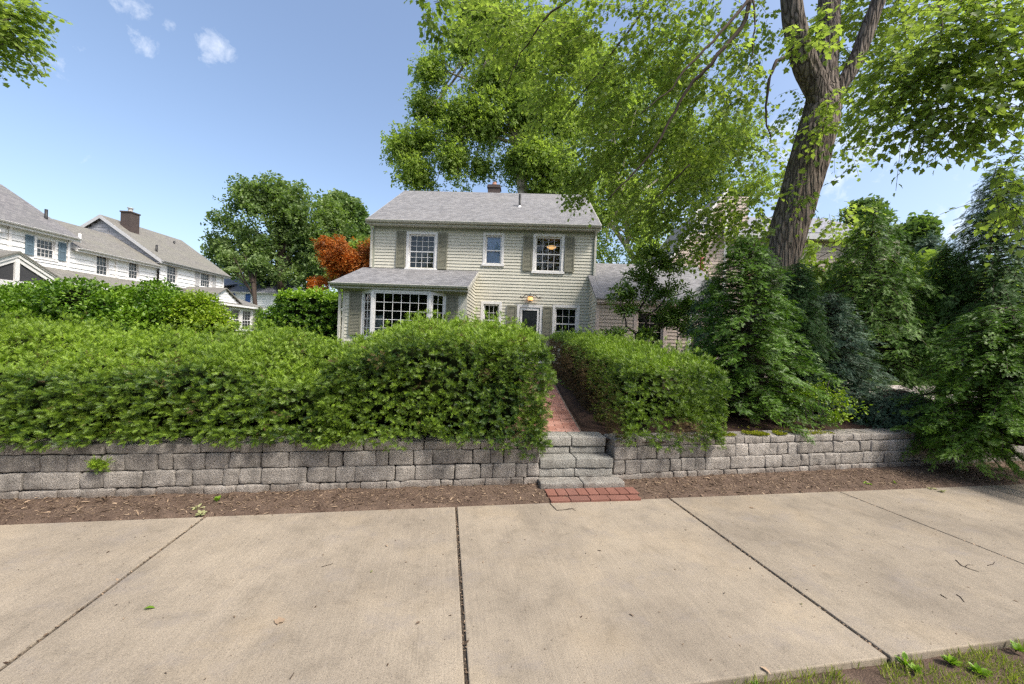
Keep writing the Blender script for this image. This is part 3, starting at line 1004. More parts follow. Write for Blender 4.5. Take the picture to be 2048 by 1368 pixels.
def bricks(mb, x0, x1, y0, y1, zf, bw=0.2, bh=0.1, gap=0.006, vert=False, th=0.05):
    rows = int(round((y1 - y0) / bh))
    for j in range(rows):
        off = 0 if j % 2 else bw / 2
        x = x0 - off
        while x < x1 - 0.01:
            a = max(x, x0); b = min(x + bw, x1)
            if b - a > 0.03:
                z = zf(y0 + j * bh) + rnd.uniform(-.0025, .0025)
                t = rnd.uniform(-.0015, .0015)
                mb.hexa([(a + gap / 2, y0 + j * bh + gap / 2, z - th), (b - gap / 2, y0 + j * bh + gap / 2, z - th),
                         (b - gap / 2, y0 + (j + 1) * bh - gap / 2, z - th), (a + gap / 2, y0 + (j + 1) * bh - gap / 2, z - th),
                         (a + gap / 2, y0 + j * bh + gap / 2, z + t), (b - gap / 2, y0 + j * bh + gap / 2, z - t),
                         (b - gap / 2, y0 + (j + 1) * bh - gap / 2, z - t), (a + gap / 2, y0 + (j + 1) * bh - gap / 2, z + t)])
            x += bw


p = MB()
bricks(p, 5.74, 6.66, -9.72, -0.9, lambda y: yard_z(y + 13.7) + 0.045, 0.21, 0.105)
o = tag(p.build('brick_path', M['brick'], bevel=0.004), kind='structure'); o.location = (HX, HY, 0); o.rotation_euler = (0, 0, HROT)
p = MB()
for j in range(29):
    y0 = -9.74 + j * 0.305; za = yard_z(y0 + 13.7) + 0.037; zb = yard_z(y0 + .305 + 13.7) + 0.037
    p.face((5.72, y0, za), (6.68, y0, za), (6.68, y0 + .305, zb), (5.72, y0 + .305, zb))
o = tag(p.build('path_joint_sand', M['sand']), kind='structure'); o.location = (HX, HY, 0); o.rotation_euler = (0, 0, HROT)

o = grid('path_edge_soil', M['bedsoil'], lin(6.67, 7.6, 12), lin(-9.9, -.9, 60), lambda x, y: yard_z(y + 13.7) + .02 + .012 * fbm(x, y, 5), HROT); o.location = (HX, HY, 0)
# brick landing at the foot of the steps
p = MB()
x = 1.05
while x < 2.02:
    w = 0.108
    p.hexa([(x + .003, 3.600, -.04), (x + w - .003, 3.600, -.04), (x + w - .003, 3.735, -.04), (x + .003, 3.735, -.04),
            (x + .003, 3.585, .034 + rnd.uniform(-.003, .003)), (x + w - .003, 3.585, .034 + rnd.uniform(-.003, .003)), (x + w - .003, 3.735, .038), (x + .003, 3.735, .038)])
    x += w
x = 1.06
for w in (0.2, 0.2, 0.2, 0.2, 0.13):
    p.box(x + .003, x + w - .003, 3.485, 3.579, -.04, .024 + rnd.uniform(-.003, .003)); x += w
o = tag(p.build('brick_landing', M['redbrick'], bevel=0.004), kind='structure'); o.rotation_euler = (0, 0, SW + R(-1.5)); o.location = (-0.10, -0.012, 0)


# ------------------------------------------------------------------ retaining walls
def rblock(mb, x0, x1, y0, y1, z0, z1, r=0.022, amp=0.006, res=0.028, seed=0, skew=0.0):
    hx, hy, hz = (x1 - x0) / 2, (y1 - y0) / 2, (z1 - z0) / 2
    c = Vector(((x0 + x1) / 2, (y0 + y1) / 2, (z0 + z1) / 2))
    r = min(r, hx * .9, hy * .9, hz * .9)
    def coords(h):
        n = max(2, int(2 * (h - r) / res))
        return [-h, -h + r * .35, ] + lin(-h + r, h - r, n) + [h - r * .35, h]
    X, Y, Z = coords(hx), coords(hy), coords(hz)
    key = {}
    jit = Vector((rnd.uniform(-.003, .003), rnd.uniform(-.006, .006), rnd.uniform(-.003, .003)))
    tilt = rnd.uniform(-.012, .012); yaw = rnd.uniform(-.012, .012)
    def vid(i, j, k):
        t = (i, j, k)
        if t in key: return key[t]
        p = Vector((X[i], Y[j], Z[k]))
        q = Vector((max(-hx + r, min(hx - r, p.x)), max(-hy + r, min(hy - r, p.y)), max(-hz + r, min(hz - r, p.z))))
        d = p - q
        if d.length > 1e-6: p = q + d.normalized() * r
        w = c + p
        nv = mn.noise(w * 9 + Vector((seed, 0, 0))) * amp * 1.4 + mn.noise(w * 28 + Vector((0, seed, 0))) * amp * .8 + mn.noise(w * 70) * amp * .35
        dd = p.normalized()
        p = p + Vector((dd.x * .6, dd.y * 1.2, dd.z * .6)) * nv
        p.y += yaw * p.x; p.z += tilt * p.x + skew * p.x
        mb.v.append(tuple(c + p + jit)); key[t] = len(mb.v) - 1
        return key[t]
    nx, ny, nz = len(X) - 1, len(Y) - 1, len(Z) - 1
    for i in range(nx):
        for k in range(nz):
            mb.f.append((vid(i, 0, k), vid(i + 1, 0, k), vid(i + 1, 0, k + 1), vid(i, 0, k + 1)))
            mb.f.append((vid(i, ny, k), vid(i, ny, k + 1), vid(i + 1, ny, k + 1), vid(i + 1, ny, k)))
    for i in range(nx):
        for j in range(ny):
            mb.f.append((vid(i, j, nz), vid(i + 1, j, nz), vid(i + 1, j + 1, nz), vid(i, j + 1, nz)))
    for j in range(ny):
        for k in range(nz):
            mb.f.append((vid(0, j, k), vid(0, j, k + 1), vid(0, j + 1, k + 1), vid(0, j + 1, k)))
            mb.f.append((vid(nx, j, k), vid(nx, j + 1, k), vid(nx, j + 1, k + 1), vid(nx, j, k + 1)))


def wall(a0, a1, b, label, rot, loc, seed, first_full=False):
    root = empty('retaining_wall', loc, rot)
    tag(root, label, 'retaining wall')
    rnd.seed(seed)
    for ci, (z0, z1, nm) in enumerate(((-.06, .097, 'block_course'), (.098, .2465, 'block_course'), (.2475, .3945, 'block_course'), (.3955, .482, 'cap_course'))):
        mb = MB()
        x = a0
        lens = [.13, .19, .25, .29, .34, .39, .42]
        last = 0
        while x < a1 - 0.02:
            w = rnd.choice([l for l in lens if abs(l - last) > .03]); last = w
            w *= rnd.uniform(.93, 1.07)
            if x + w > a1 - .10: w = a1 - x
            bb = b + 0.012 * ci
            zz = rnd.uniform(-.003, .003)
            rblock(mb, x + .001, x + w - .001, bb, bb + (.26 if ci < 3 else .28), z0, z1 + zz, rnd.uniform(.013, .024) if ci < 3 else .016, .011, .024, rnd.random() * 50)
            x += w
        mb.build(nm, M['block'], root, True)
    return root


wall(-6.9, 1.03, 3.86, 'long grey tumbled block retaining wall below the left yew hedges, left of the steps', SW, (0, 0, 0), 5)
_p = fr(1.9, 3.88)
wall(0.0, 10.0, 0.0, 'grey tumbled block retaining wall right of the steps, with moss on its cap', SW + R(2.45), (_p.x, _p.y, 0), 17)

# ------------------------------------------------------------------ steps
rnd.seed(3)
st = empty('stone_steps', fr(1.03, 3.86), SW + R(-2)); tag(st, 'short flight of pale grey rock-faced stone steps up to the brick path', 'steps')
tiers = [(-0.01, 0.905, 0.45, -.135, .22, [(-.05, .088)]),
         (0.005, 0.835, 0.40, .012, .30, [(.09, .182), (.184, .292)]),
         (0.012, 0.80, 0.39, .175, .42, [(.294, .375), (.377, .487)])]
for (x0, x1, xm, y0, y1, zs) in tiers:
    mb = MB()
    for i, (z0, z1) in enumerate(zs):
        oy = 0.0 if i == len(zs) - 1 else 0.012
        xj = xm + rnd.uniform(-.01, .01)
        rblock(mb, x0, xj - .003, y0 + oy, y1, z0, z1, .014, .006, .025, rnd.random() * 30)
        rblock(mb, xj + .003, x1, y0 + oy, y1, z0, z1, .014, .006, .025, rnd.random() * 30)
    mb.build('step', M['step'], st, True)


# ------------------------------------------------------------------ house parts
def siding(mb, p0, udir, z0, z1, e, openings, nrm_, rng_u, lip=0.022):
    """lapped boards on a wall: rng_u(z) -> (u0,u1); openings (u0,u1,z0,z1)"""
    p0 = Vector(p0); u = Vector(udir).normalized(); n = Vector(nrm_).normalized()
    z = z0
    while z < z1 - 1e-4:
        zt = min(z + e, z1)
        cuts = sorted({z, zt} | {c for o_ in openings for c in (o_[2], o_[3]) if z + 1e-4 < c < zt - 1e-4})
        for a, b in zip(cuts[:-1], cuts[1:]):
            mid = (a + b) / 2
            ua, ub = rng_u(mid)
            if ub - ua < .01: continue
            segs = [(ua, ub)]
            for (o0, o1, oz0, oz1) in openings:
                if oz0 < mid < oz1:
                    ns = []
                    for s0, s1 in segs:
                        if o1 <= s0 or o0 >= s1: ns.append((s0, s1)); continue
                        if o0 > s0: ns.append((s0, o0))
                        if o1 < s1: ns.append((o1, s1))
                    segs = ns
            oa = lip * (1 - (a - z) / e); ob = lip * (1 - (b - z) / e)
            for s0, s1 in segs:
                A = p0 + u * s0 + n * oa; B = p0 + u * s1 + n * oa
                Cc = p0 + u * s1 + n * ob; D = p0 + u * s0 + n * ob
                A.z += a; B.z += a; Cc.z += b; D.z += b
                mb.face(A, B, Cc, D)
                if a == z:
                    A2 = p0 + u * s0; B2 = p0 + u * s1; A2.z += a; B2.z += a
                    mb.face(A2, B2, B, A)
        z = zt
    return mb


def window(parent, x, y, z, w, h, upper=(3, 2), lower=None, cas=0.09, rz=0.0, mat='trim', glass='glass', room='room_dark', sill=True, blind=None, curtain=False, split=0.5, depth=0.5, label=None, sash=0.042, lowcurtain=False, nofront=False):
    """double hung window; local x along the wall, -y outwards, (x,y,z) its lower left outer corner"""
    f = MB()
    f.box(0, cas, -.032, .01, 0, h); f.box(w - cas, w, -.032, .01, 0, h)
    f.box(cas, w - cas, -.030, .01, h - cas, h)
    if sill: f.box(-.03, w + .03, -.062, .012, -.045, .002 + cas * .45)
    else: f.box(cas, w - cas, -.030, .01, 0, cas)
    # reveal
    ih = (cas * .45 if sill else cas)
    f.box(cas, cas + .014, .0, .10, ih, h - cas); f.box(w - cas - .014, w - cas, .0, .10, ih, h - cas)
    f.box(cas + .014, w - cas - .014, .0, .10, h - cas - .014, h - cas)
    wo = f.build('window', M[mat], parent, bevel=0.004)
    wo.location = (x, y, z); wo.rotation_euler = (0, 0, rz)
    if label: wo['label'] = label
    x0, x1, z0, z1 = cas + .014, w - cas - .014, ih + .0, h - cas - .014
    s = MB(); zm = z0 + (z1 - z0) * split
    def sashrect(a, b, c, d, yy):
        s.box(a, a + sash, yy, yy + .035, c, d); s.box(b - sash, b, yy, yy + .035, c, d)
        s.box(a + sash, b - sash, yy, yy + .035, c, c + sash); s.box(a + sash, b - sash, yy, yy + .035, d - sash, d)
    mu = MB()
    def munt(a, b, c, d, yy, nx, ny, t=.013):
        for i in range(1, nx):
            xx = a + (b - a) * i / nx; mu.box(xx - t / 2, xx + t / 2, yy, yy + .014, c, d)
        for j in range(1, ny):
            zz = c + (d - c) * j / ny; mu.box(a, b, yy - .001, yy + .013, zz - t / 2, zz + t / 2)
    gp = MB()
    if lower is None and split >= 1:
        sashrect(x0, x1, z0, z1, .03)
        munt(x0 + sash, x1 - sash, z0 + sash, z1 - sash, .038, *upper)
        gp.face((x0 + sash, .055, z0 + sash), (x1 - sash, .055, z0 + sash), (x1 - sash, .055, z1 - sash), (x0 + sash, .055, z1 - sash))
    else:
        lo = lower or upper
        sashrect(x0, x1, zm - .015, z1, .055); sashrect(x0, x1, z0, zm + .02, .018)
        munt(x0 + sash, x1 - sash, zm + sash - .015, z1 - sash, .063, *upper)
        munt(x0 + sash, x1 - sash, z0 + sash, zm - sash + .02, .026, *lo)
        gp.face((x0 + sash, .078, zm - .015 + sash), (x1 - sash, .078, zm - .015 + sash), (x1 - sash, .078, z1 - sash), (x0 + sash, .078, z1 - sash))
        gp.face((x0 + sash, .042, z0 + sash), (x1 - sash, .042, z0 + sash), (x1 - sash, .042, zm + .02 - sash), (x0 + sash, .042, zm + .02 - sash))
    s.build('sash', M[mat], wo)
    if mu.v: mu.build('muntins', M[mat], wo)
    gp.build('pane', M[glass], wo)
    if glass == 'glass':
        r = MB(); d0, d1 = .1, depth
        a, b, c, d = x0 - .3, x1 + .3, z0 - .2, z1 + .12
        r.face((a, d1, c), (b, d1, c), (b, d1, d), (a, d1, d)); r.face((a, d0, c), (a, d1, c), (a, d1, d), (a, d0, d))
        r.face((b, d0, c), (b, d1, c), (b, d1, d), (b, d0, d)); r.face((a, d0, c), (b, d0, c), (b, d1, c), (a, d1, c))
        r.face((a, d0, d), (b, d0, d), (b, d1, d), (a, d1, d))
        # inside face of the wall round the opening
        r.face((a, d0, c), (x0, d0, c), (x0, d0, d), (a, d0, d)); r.face((x1, d0, c), (b, d0, c), (b, d0, d), (x1, d0, d))
        r.face((x0, d0, z1), (x1, d0, z1), (x1, d0, d), (x0, d0, d)); r.face((x0, d0, c), (x1, d0, c), (x1, d0, z0), (x0, d0, z0))
        r.build('interior', M[room], wo)
    if blind:
        bl = MB(); zz0 = z0 + (z1 - z0) * blind
        bl.face((x0, .12, zz0), (x1, .12, zz0), (x1, .12, z1), (x0, .12, z1)); bl.build('blind', M['blind'], wo)
    if curtain or lowcurtain:
        cu = MB()
        if curtain: spans = ((x0, x0 + (x1 - x0) * .28, z0, z1), (x1 - (x1 - x0) * .28, x1, z0, z1))
        else: spans = ((x0, x1, z0, z0 + (z1 - z0) * .3),)
        for (a, b, c, d) in spans:
            n = 24
            for i in range(n):
                xa, xb = a + (b - a) * i / n, a + (b - a) * (i + 1) / n
                ya, yb = .14 + .015 * math.sin(i * 1.9), .14 + .015 * math.sin((i + 1) * 1.9)
                cu.face((xa, ya, c), (xb, yb, c), (xb, yb, d), (xa, ya, d))
        cu.build('curtain', M['curtain'], wo, True)
    return wo


def shutter(parent, x, y, z, w, h, mat='shutter', louvres=True):
    mb = MB(); t = .05
    mb.box(0, t, -.03, 0, 0, h); mb.box(w - t, w, -.03, 0, 0, h)
    for a, b in ((0, .07), (h * .48, h * .48 + .06), (h - .07, h)): mb.box(t, w - t, -.029, 0, a, b)
    if louvres:
        for a, b in ((.07, h * .48), (h * .48 + .06, h - .07)):
            n = int((b - a) / .045)
            for i in range(n):
                zz = a + (b - a) * i / n; dz = (b - a) / n
                mb.face((t, -.006, zz + dz), (w - t, -.006, zz + dz), (w - t, -.024, zz + .004), (t, -.024, zz + .004))
                mb.face((t, -.006, zz), (w - t, -.006, zz), (w - t, -.024, zz + .004), (t, -.024, zz + .004))
    else: mb.box(t, w - t, -.018, 0, .05, h - .05)
    o_ = mb.build('shutter', M[mat], parent); o_.location = (x, y - .024, z)
    return o_


def downspout(parent, x, y, z0, z1, mat='trim_weathered', w=.075, elbow=True):
    mb = MB(); mb.box(x - w / 2, x + w / 2, y - .09, y - .02, z0, z1)
    if elbow:
        mb.hexa([(x - w / 2, y - .088, z1), (x + w / 2, y - .088, z1), (x + w / 2, y - .022, z1), (x - w / 2, y - .022, z1),
                 (x - w / 2, y - .26, z1 + .2), (x + w / 2, y - .26, z1 + .2), (x + w / 2, y - .19, z1 + .2), (x - w / 2, y - .19, z1 + .2)])
    for zz in (z0 + .3, (z0 + z1) / 2, z1 - .2):
        mb.box(x - w / 2 - .012, x + w / 2 + .012, y - .094, y - .016, zz, zz + .025)
    return mb.build('downspout', M[mat], parent, bevel=.006)


def gutter(parent, x0, x1, y, z, mat='trim_weathered', r=.07):
    mb = MB(); n = 7
    pr = [(y - r * math.sin(PI * i / (n - 1)) * 0 - r * math.cos(PI * i / (n - 1)), z - r * math.sin(PI * i / (n - 1))) for i in range(n)]
    pr = [(y - r, z + .01), (y - r - .012, z)] + pr[1:-1] + [(y + r, z), (y + r, z + .012), (y + r - .01, z + .012), (y + r - .012, z - .02), (y - r + .012, z - .02)]
    mb.prism(pr, 'x', x0, x1)
    return mb.build('gutter', M[mat], parent)

# ================================================================== MAIN HOUSE
rnd.seed(21)
H = empty('house', (HX, HY, 0), HROT)
tag(H, 'two-storey sage green clapboard house with grey shingle roof at the end of the brick path', 'house')
W = 8.42; EZ = 5.80; DP = 7.6; RZ = 8.50; RY = 3.8
OPEN = [(1.37, 2.40, 4.18, 5.46), (4.31, 4.93, 4.42, 5.50), (6.20, 7.20, 4.20, 5.50),
        (4.32, 4.93, 1.72, 2.9), (5.70, 6.46, .72, 2.82), (7.04, 7.86, 1.70, 2.86)]
wl = MB()
siding(wl, (0, 0, 0), (1, 0, 0), .60, 5.60, .118, OPEN + [(.0, 3.9, .6, 3.1)], (0, -1, 0), lambda z: (0.06, W - .06))


def gab(z): return (0, DP) if z < EZ - .1 else ((z - EZ + .1) / (RZ - EZ + .1) * RY, DP - (z - EZ + .1) / (RZ - EZ + .1) * RY)


siding(wl, (0, 0, 0), (0, 1, 0), .6, RZ - .1, .118, [], (-1, 0, 0), gab)
siding(wl, (W, 0, 0), (0, 1, 0), .6, RZ - .1, .118, [], (1, 0, 0), gab)
siding(wl, (0, DP, 0), (1, 0, 0), .6, EZ - .1, .118, [], (0, 1, 0), lambda z: (0, W))
wl.build('wall', M['siding'], H)
fd = MB(); fd.box(.02, W - .02, .0, DP - .02, -.2, .6); fd.build('foundation', M['block'], H)
cb = MB()
for a in (-.01, W - .06):
    cb.box(a, a + .07, -.022, .05, .6, 5.6)
cb.box(-.01, W + .01, -.026, .02, 5.60, 5.74)
cb.build('corner_trim', M['frieze'], H)
rf = MB()
oh = .16
sl = (RZ - (EZ + .04)) / (RY + .3)
rf.prism([(-.32, EZ + .0), (-.32, EZ + .09), (RY, RZ + .09), (DP + .32, EZ + .09), (DP + .32, EZ), (RY, RZ - .02)], 'x', -oh, W + oh)
RM = rf.build('roof', M['roof_main'], H)
fa = MB(); fa.box(-oh + .01, W + oh - .01, -.31, -.285, EZ - .10, EZ + .02); fa.box(-oh + .02, W + oh - .02, -.285, -.0, EZ - .085, EZ - .06)
for x0 in (-oh - .022, W + oh + .001):
    fa.prism([(-.33, EZ - .09), (-.33, EZ + .075), (RY, RZ + .075), (RY, RZ - .10)], 'x', x0, x0 + .02)
    fa.prism([(RY, RZ - .10), (RY, RZ + .075), (DP + .33, EZ + .075), (DP + .33, EZ - .09)], 'x', x0, x0 + .02)
fa.build('fascia', M['trim_weathered'], RM)
gutter(H, -oh, W + oh, -.385, EZ + .035)
downspout(H, -.05, -.0, 4.12, EZ - .25)
downspout(H, W + .02, -.0, 4.05, EZ - .25)
vp = MB(); vp.tube([(5.5, 1.68, EZ + .9), (5.5, 1.68, 7.72)], .05, 12); vo = vp.build('vent_pipe', M['black'], RM, True)
vp = MB(); vp.lathe([(.14, 7.06), (.11, 7.12), (.065, 7.2), (.055, 7.24)], 14, (5.5, 1.68, 0)); vp.build('flashing', M['trim'], vo, True)
ch = MB(); ch.box(3.80, 4.40, 4.5, 5.0, 7.4, 9.12); ch.box(3.76, 4.44, 4.46, 5.04, 9.12, 9.20); ch.box(3.78, 4.42, 4.48, 5.02, 9.20, 9.27)
co = ch.build('chimney', M['chimney'], RM)
cp = MB(); cp.lathe([(.13, 9.27), (.12, 9.40), (.09, 9.44), (.1, 9.48)], 14, (4.10, 4.75, 0)); cp.build('chimney_pot', M['clay'], co, True)

window(H, 1.28, 0, 4.10, 1.20, 1.45, (4, 3), (4, 3), .10, room='room')
shutter(H, .90, -.012, 4.16, .36, 1.37); shutter(H, 2.50, -.012, 4.14, .36, 1.37)
window(H, 4.22, 0, 4.36, .80, 1.22, (1, 1), None, .09, split=.48, blind=.001, label='narrow window with a white blind, the sky reflection painted blue on it')
wr_ = window(H, 6.11, 0, 4.14, 1.18, 1.46, (4, 2), (4, 2), .10, room='room', depth=1.3, label='upper window with a lit ceiling lamp inside')
cl = MB(); cl.lathe([(.0, -.10), (.08, -.095), (.16, -.05), (.19, 0.0), (.0, .01)], 18, (.74, .7, 1.16)); cl.build('ceiling_lamp', M['ceiling_lamp'], wr_, True)
shutter(H, 5.74, -.012, 4.18, .36, 1.33); shutter(H, 7.31, -.012, 4.18, .36, 1.33)
window(H, 4.22, 0, 1.62, .80, 1.36, (3, 2), (3, 2), .10, room='room')
window(H, 6.94, 0, 1.58, 1.02, 1.36, (3, 2), (3, 2), .10, room='room_dark', lowcurtain=True)
# door
dr = MB(); dr.box(5.60, 5.70, -.035, .02, .70, 2.90); dr.box(6.46, 6.56, -.035, .02, .70, 2.90); dr.box(5.70, 6.46, -.033, .02, 2.80, 2.90)
do = dr.build('door', M['trim'], H, bevel=.004)
d2 = MB(); d2.box(5.72, 5.80, -.01, .03, .72, 2.79); d2.box(6.36, 6.44, -.01, .03, .72, 2.79); d2.box(5.80, 6.36, -.01, .03, 2.69, 2.79); d2.box(5.80, 6.36, -.01, .03, .72, 1.1)
d2.build('storm_door', M['trim'], do, bevel=.003)
d3 = MB(); d3.face((5.80, .01, 1.1), (6.36, .01, 1.1), (6.36, .01, 2.69), (5.80, .01, 2.69)); d3.build('pane', M['darkglass'], do)
d4 = MB(); d4.tube([(6.40, -.01, 1.75), (6.40, -.06, 1.75), (6.34, -.07, 1.75)], .012, 8); d4.build('handle', M['bronze'], do, True)
shutter(H, 5.22, -.012, .8, .36, 2.06); shutter(H, 6.58, -.012, .8, .34, 2.06)
sp = MB(); sp.box(5.2, 7.0, -.95, -.0, -.1, .70); sp.build('doorstep', M['step'], H, bevel=.01)
# wall lamp over the door
lm = MB()
lm.tube([(6.08, -.02, 3.34), (6.08, -.10, 3.34), (6.08, -.13, 3.28)], .012, 8)
lm.lathe([(.0, .17), (.012, .12), (.012, .06), (.10, .02), (.11, .0), (.09, -.005)], 12, (6.08, -.14, 3.20))
for s in (-1, 1):
    lm.tube([(6.08 + s * .08, -.12, 3.22), (6.08 + s * .16, -.12, 3.27), (6.08 + s * .24, -.12, 3.21), (6.08 + s * .31, -.12, 3.13), (6.08 + s * .37, -.12, 3.15), (6.08 + s * .38, -.12, 3.20), (6.08 + s * .33, -.12, 3.19)], .016, 8)
lm.lathe([(.085, -.15), (.04, -.19), (.0, -.2)], 12, (6.08, -.14, 3.20))
lo = lm.build('wall_lamp', M['bronze'], H, True)
lg = MB(); lg.lathe([(.085, -.005), (.095, -.06), (.08, -.15)], 12, (6.08, -.14, 3.20)); lg.build('lamp_glass', M['lamp_glass'], lo, True)

# front room with the bay window and its lean-to roof
fy = -2.0
bw = MB()
siding(bw, (-.10, fy, 0), (1, 0, 0), .6, 3.02, .118, [(.55, 3.50, 1.40, 3.02)], (0, -1, 0), lambda z: (0.05, 4.03))
siding(bw, (-.10, fy, 0), (0, 1, 0), .6, 3.9, .118, [], (-1, 0, 0), lambda z: (max(0, (z - 3.05) / .47), 2.0))
siding(bw, (3.98, fy, 0), (0, 1, 0), .6, 3.96, .118, [], (1, 0, 0), lambda z: (max(0.04, (z - 3.10) / .45), 2.0))
bw.build('front_room_wall', M['siding'], H)
tr = MB(); tr.box(-.12, -.03, fy - .022, fy + .04, .6, 3.02); tr.box(3.72, 4.0, fy - .022, fy + .02, .6, 3.02)
tr.box(-.12, 4.0, fy - .028, fy + .02, 2.95, 3.10); tr.box(-.3, 4.06, fy - .31, fy, 3.02, 3.045)
tr.prism([(fy + .03, 3.0), (fy + .03, 3.12), (0, 4.0), (0, 3.88)], 'x', 3.985, 4.008)
tr.build('front_room_trim', M['trim_weathered'], H)
fr2 = MB(); fr2.prism([(fy - .35, 3.13), (fy - .35, 3.20), (0.0, 4.12), (0.0, 4.02)], 'x', -.38, 4.08)
FR = fr2.build('roof', M['roof_main'], H); FR['label'] = 'lean-to shingle roof over the bay window'
f3 = MB(); f3.box(-.37, 4.07, fy - .345, fy - .32, 3.03, 3.14)
for xx in (-.40, 4.081): f3.prism([(fy - .36, 3.05), (fy - .36, 3.185), (-.002, 4.105), (-.002, 3.97)], 'x', xx, xx + .018)
f3.build('fascia', M['trim_weathered'], FR)
gutter(H, -.38, 4.08, fy - .42, 3.17, 'trim_weathered')
downspout(H, -.19, fy, .7, 2.85, 'trim_weathered', .08, True)
shutter(H, .12, fy - .012, 1.52, .40, 1.42); shutter(H, 3.33, fy - .012, 1.52, .38, 1.42)
# bay: three glazed faces
BX = [(.55, fy), (.99, fy - .27), (2.86, fy - .27), (3.30, fy)]
bz0, bz1 = 1.46, 2.94
by = MB()
by.prism([(.50, fy + .02), (.50, fy), (.97, fy - .30), (2.88, fy - .30), (3.35, fy), (3.35, fy + .02)], 'z', bz0 - .07, bz0 - .001)
by.prism([(.52, fy + .02), (.52, fy), (.98, fy - .285), (2.87, fy - .285), (3.33, fy), (3.33, fy + .02)], 'z', bz1 + .001, bz1 + .075)
for (x_, y_) in BX: by.box(x_ - .045, x_ + .045, y_ - .03, y_ + .05, bz0, bz1)
BO = by.build('bay_window', M['trim'], H, bevel=.004)
fm = MB(); mu = MB(); gl = MB(); 
def bayface(a, b, nx, ny):
    A = Vector((a[0], a[1], 0)); B = Vector((b[0], b[1], 0)); u = (B - A).normalized(); n = Vector((u.y, -u.x, 0)); L = (B - A).length
    def bar(mb, s0, s1, z0, z1, o0, o1):
        P = [A + u * s0 + n * o1, A + u * s1 + n * o1, A + u * s1 + n * o0, A + u * s0 + n * o0]
        # n points outwards (-y)
        mb.hexa([(q.x, q.y, z0) for q in P] + [(q.x, q.y, z1) for q in P])
    e = .05; t = .045
    bar(fm, e, e + t, bz0, bz1, -.03, .012); bar(fm, L - e - t, L - e, bz0, bz1, -.03, .012)
    bar(fm, e + t, L - e - t, bz0, bz0 + t, -.03, .012); bar(fm, e + t, L - e - t, bz1 - t, bz1, -.03, .012)
    a0, a1, c0, c1 = e + t, L - e - t, bz0 + t, bz1 - t
    for i in range(1, nx): s = a0 + (a1 - a0) * i / nx; bar(mu, s - .008, s + .008, c0, c1, -.012, .004)
    for j in range(1, ny): z = c0 + (c1 - c0) * j / ny; bar(mu, a0, a1, z - .009, z + .009, -.013, .003)
    P0 = A + u * a0 - n * .018; P1 = A + u * a1 - n * .018
    gl.face((P0.x, P0.y, c0), (P1.x, P1.y, c0), (P1.x, P1.y, c1), (P0.x, P0.y, c1))
bayface(BX[0], BX[1], 2, 5); bayface(BX[1], BX[2], 6, 5); bayface(BX[2], BX[3], 2, 5)
fm.build('sash', M['trim'], BO); mu.build('muntins', M['trim'], BO); gl.build('pane', M['glass'], BO)
ir = MB(); ir.box(.3, 3.5, fy + .02, fy + 1.9, .9, 2.97); ir.f = [f for i, f in enumerate(ir.f) if i != 2]
ir.face((.3, fy + .02, .9), (3.5, fy + .02, .9), (3.5, fy + .02, bz0), (.3, fy + .02, bz0))
ir.build('interior', M['room_dark'], BO)
cu = MB()
for (a, b) in ((.62, 1.22),):
    for i in range(14):
        xa, xb = a + (b - a) * i / 14, a + (b - a) * (i + 1) / 14
        cu.face((xa, fy + .12 + .02 * math.sin(i * 2.), 1.3), (xb, fy + .12 + .02 * math.sin((i + 1) * 2.), 1.3), (xb, fy + .12 + .02 * math.sin((i + 1) * 2.), 2.2), (xa, fy + .12 + .02 * math.sin(i * 2.), 2.2))
cu.build('curtain', M['curtain'], BO, True)

# right wing: lower roof and its front wall
wg = MB()
siding(wg, (8.30, -1.6, 0), (0, 1, 0), .6, 4.0, .118, [], (-1, 0, 0), lambda z: (max(0.04, (z - 3.0) / .62), 1.6))
wg.build('wing_side_wall', M['siding'], H)
wg = MB()
siding(wg, (8.30, -1.6, 0), (1, 0, 0), .6, 2.86, .118, [(9.62 - 8.3, 10.52 - 8.3, 1.35, 2.74)], (0, -1, 0), lambda z: (0.05, 4.3))
siding(wg, (12.6, -1.6, 0), (0, 1, 0), .6, 4.5, .118, [], (1, 0, 0), lambda z: (max(0, (z - 3.0) / .62), 5.0))
wg.build('wing_front_wall', M['tan_siding'], H)
M['pink_trim'] = pm('faded_pink_trim', (0.55, 0.45, 0.40), (0.47, 0.37, 0.33), 4, 0.6)
wt = MB(); wt.box(8.27, 8.38, -1.63, -1.55, .6, 2.86); wt.box(8.29, 12.6, -1.64, -1.6, 2.74, 2.86); wt.box(8.24, 12.65, -1.79, -1.765, 2.90, 3.02); wt.box(8.29, 12.6, -1.765, -1.6, 2.865, 2.885)
wt.box(10.98, 11.1, -1.632, -1.58, .6, 2.74)
wt.build('wing_trim', M['pink_trim'], H)
wt = MB(); wt.prism([(-1.66, 2.85), (-1.66, 3.04), (0.0, 4.06), (0.0, 3.88)], 'x', 8.255, 8.283); wt.build('wing_trim', M['trim_weathered'], H)
wr2 = MB()
wr2.prism([(-1.82, 2.99), (-1.82, 3.05), (-.02, 4.10), (-.02, 4.03)], 'x', 8.21, 8.45)
wr2.prism([(-1.82, 2.99), (-1.82, 3.05), (1.15, 4.80), (4.0, 3.05), (4.0, 2.99), (1.15, 4.72)], 'x', 8.45, 12.75)
o = wr2.build('roof', M['roof_main'], H); o['label'] = 'lower shingle roof of the right wing'
window(H, 9.52, -1.6, 1.30, 1.10, 1.46, (2, 4), None, .12, mat='pink_trim', split=1, room='room', curtain=False, lowcurtain=False)
_cw = window(H, 11.3, -1.6, 1.30, .9, 1.4, (2, 2), (2, 2), .1, mat='trim', room='room')

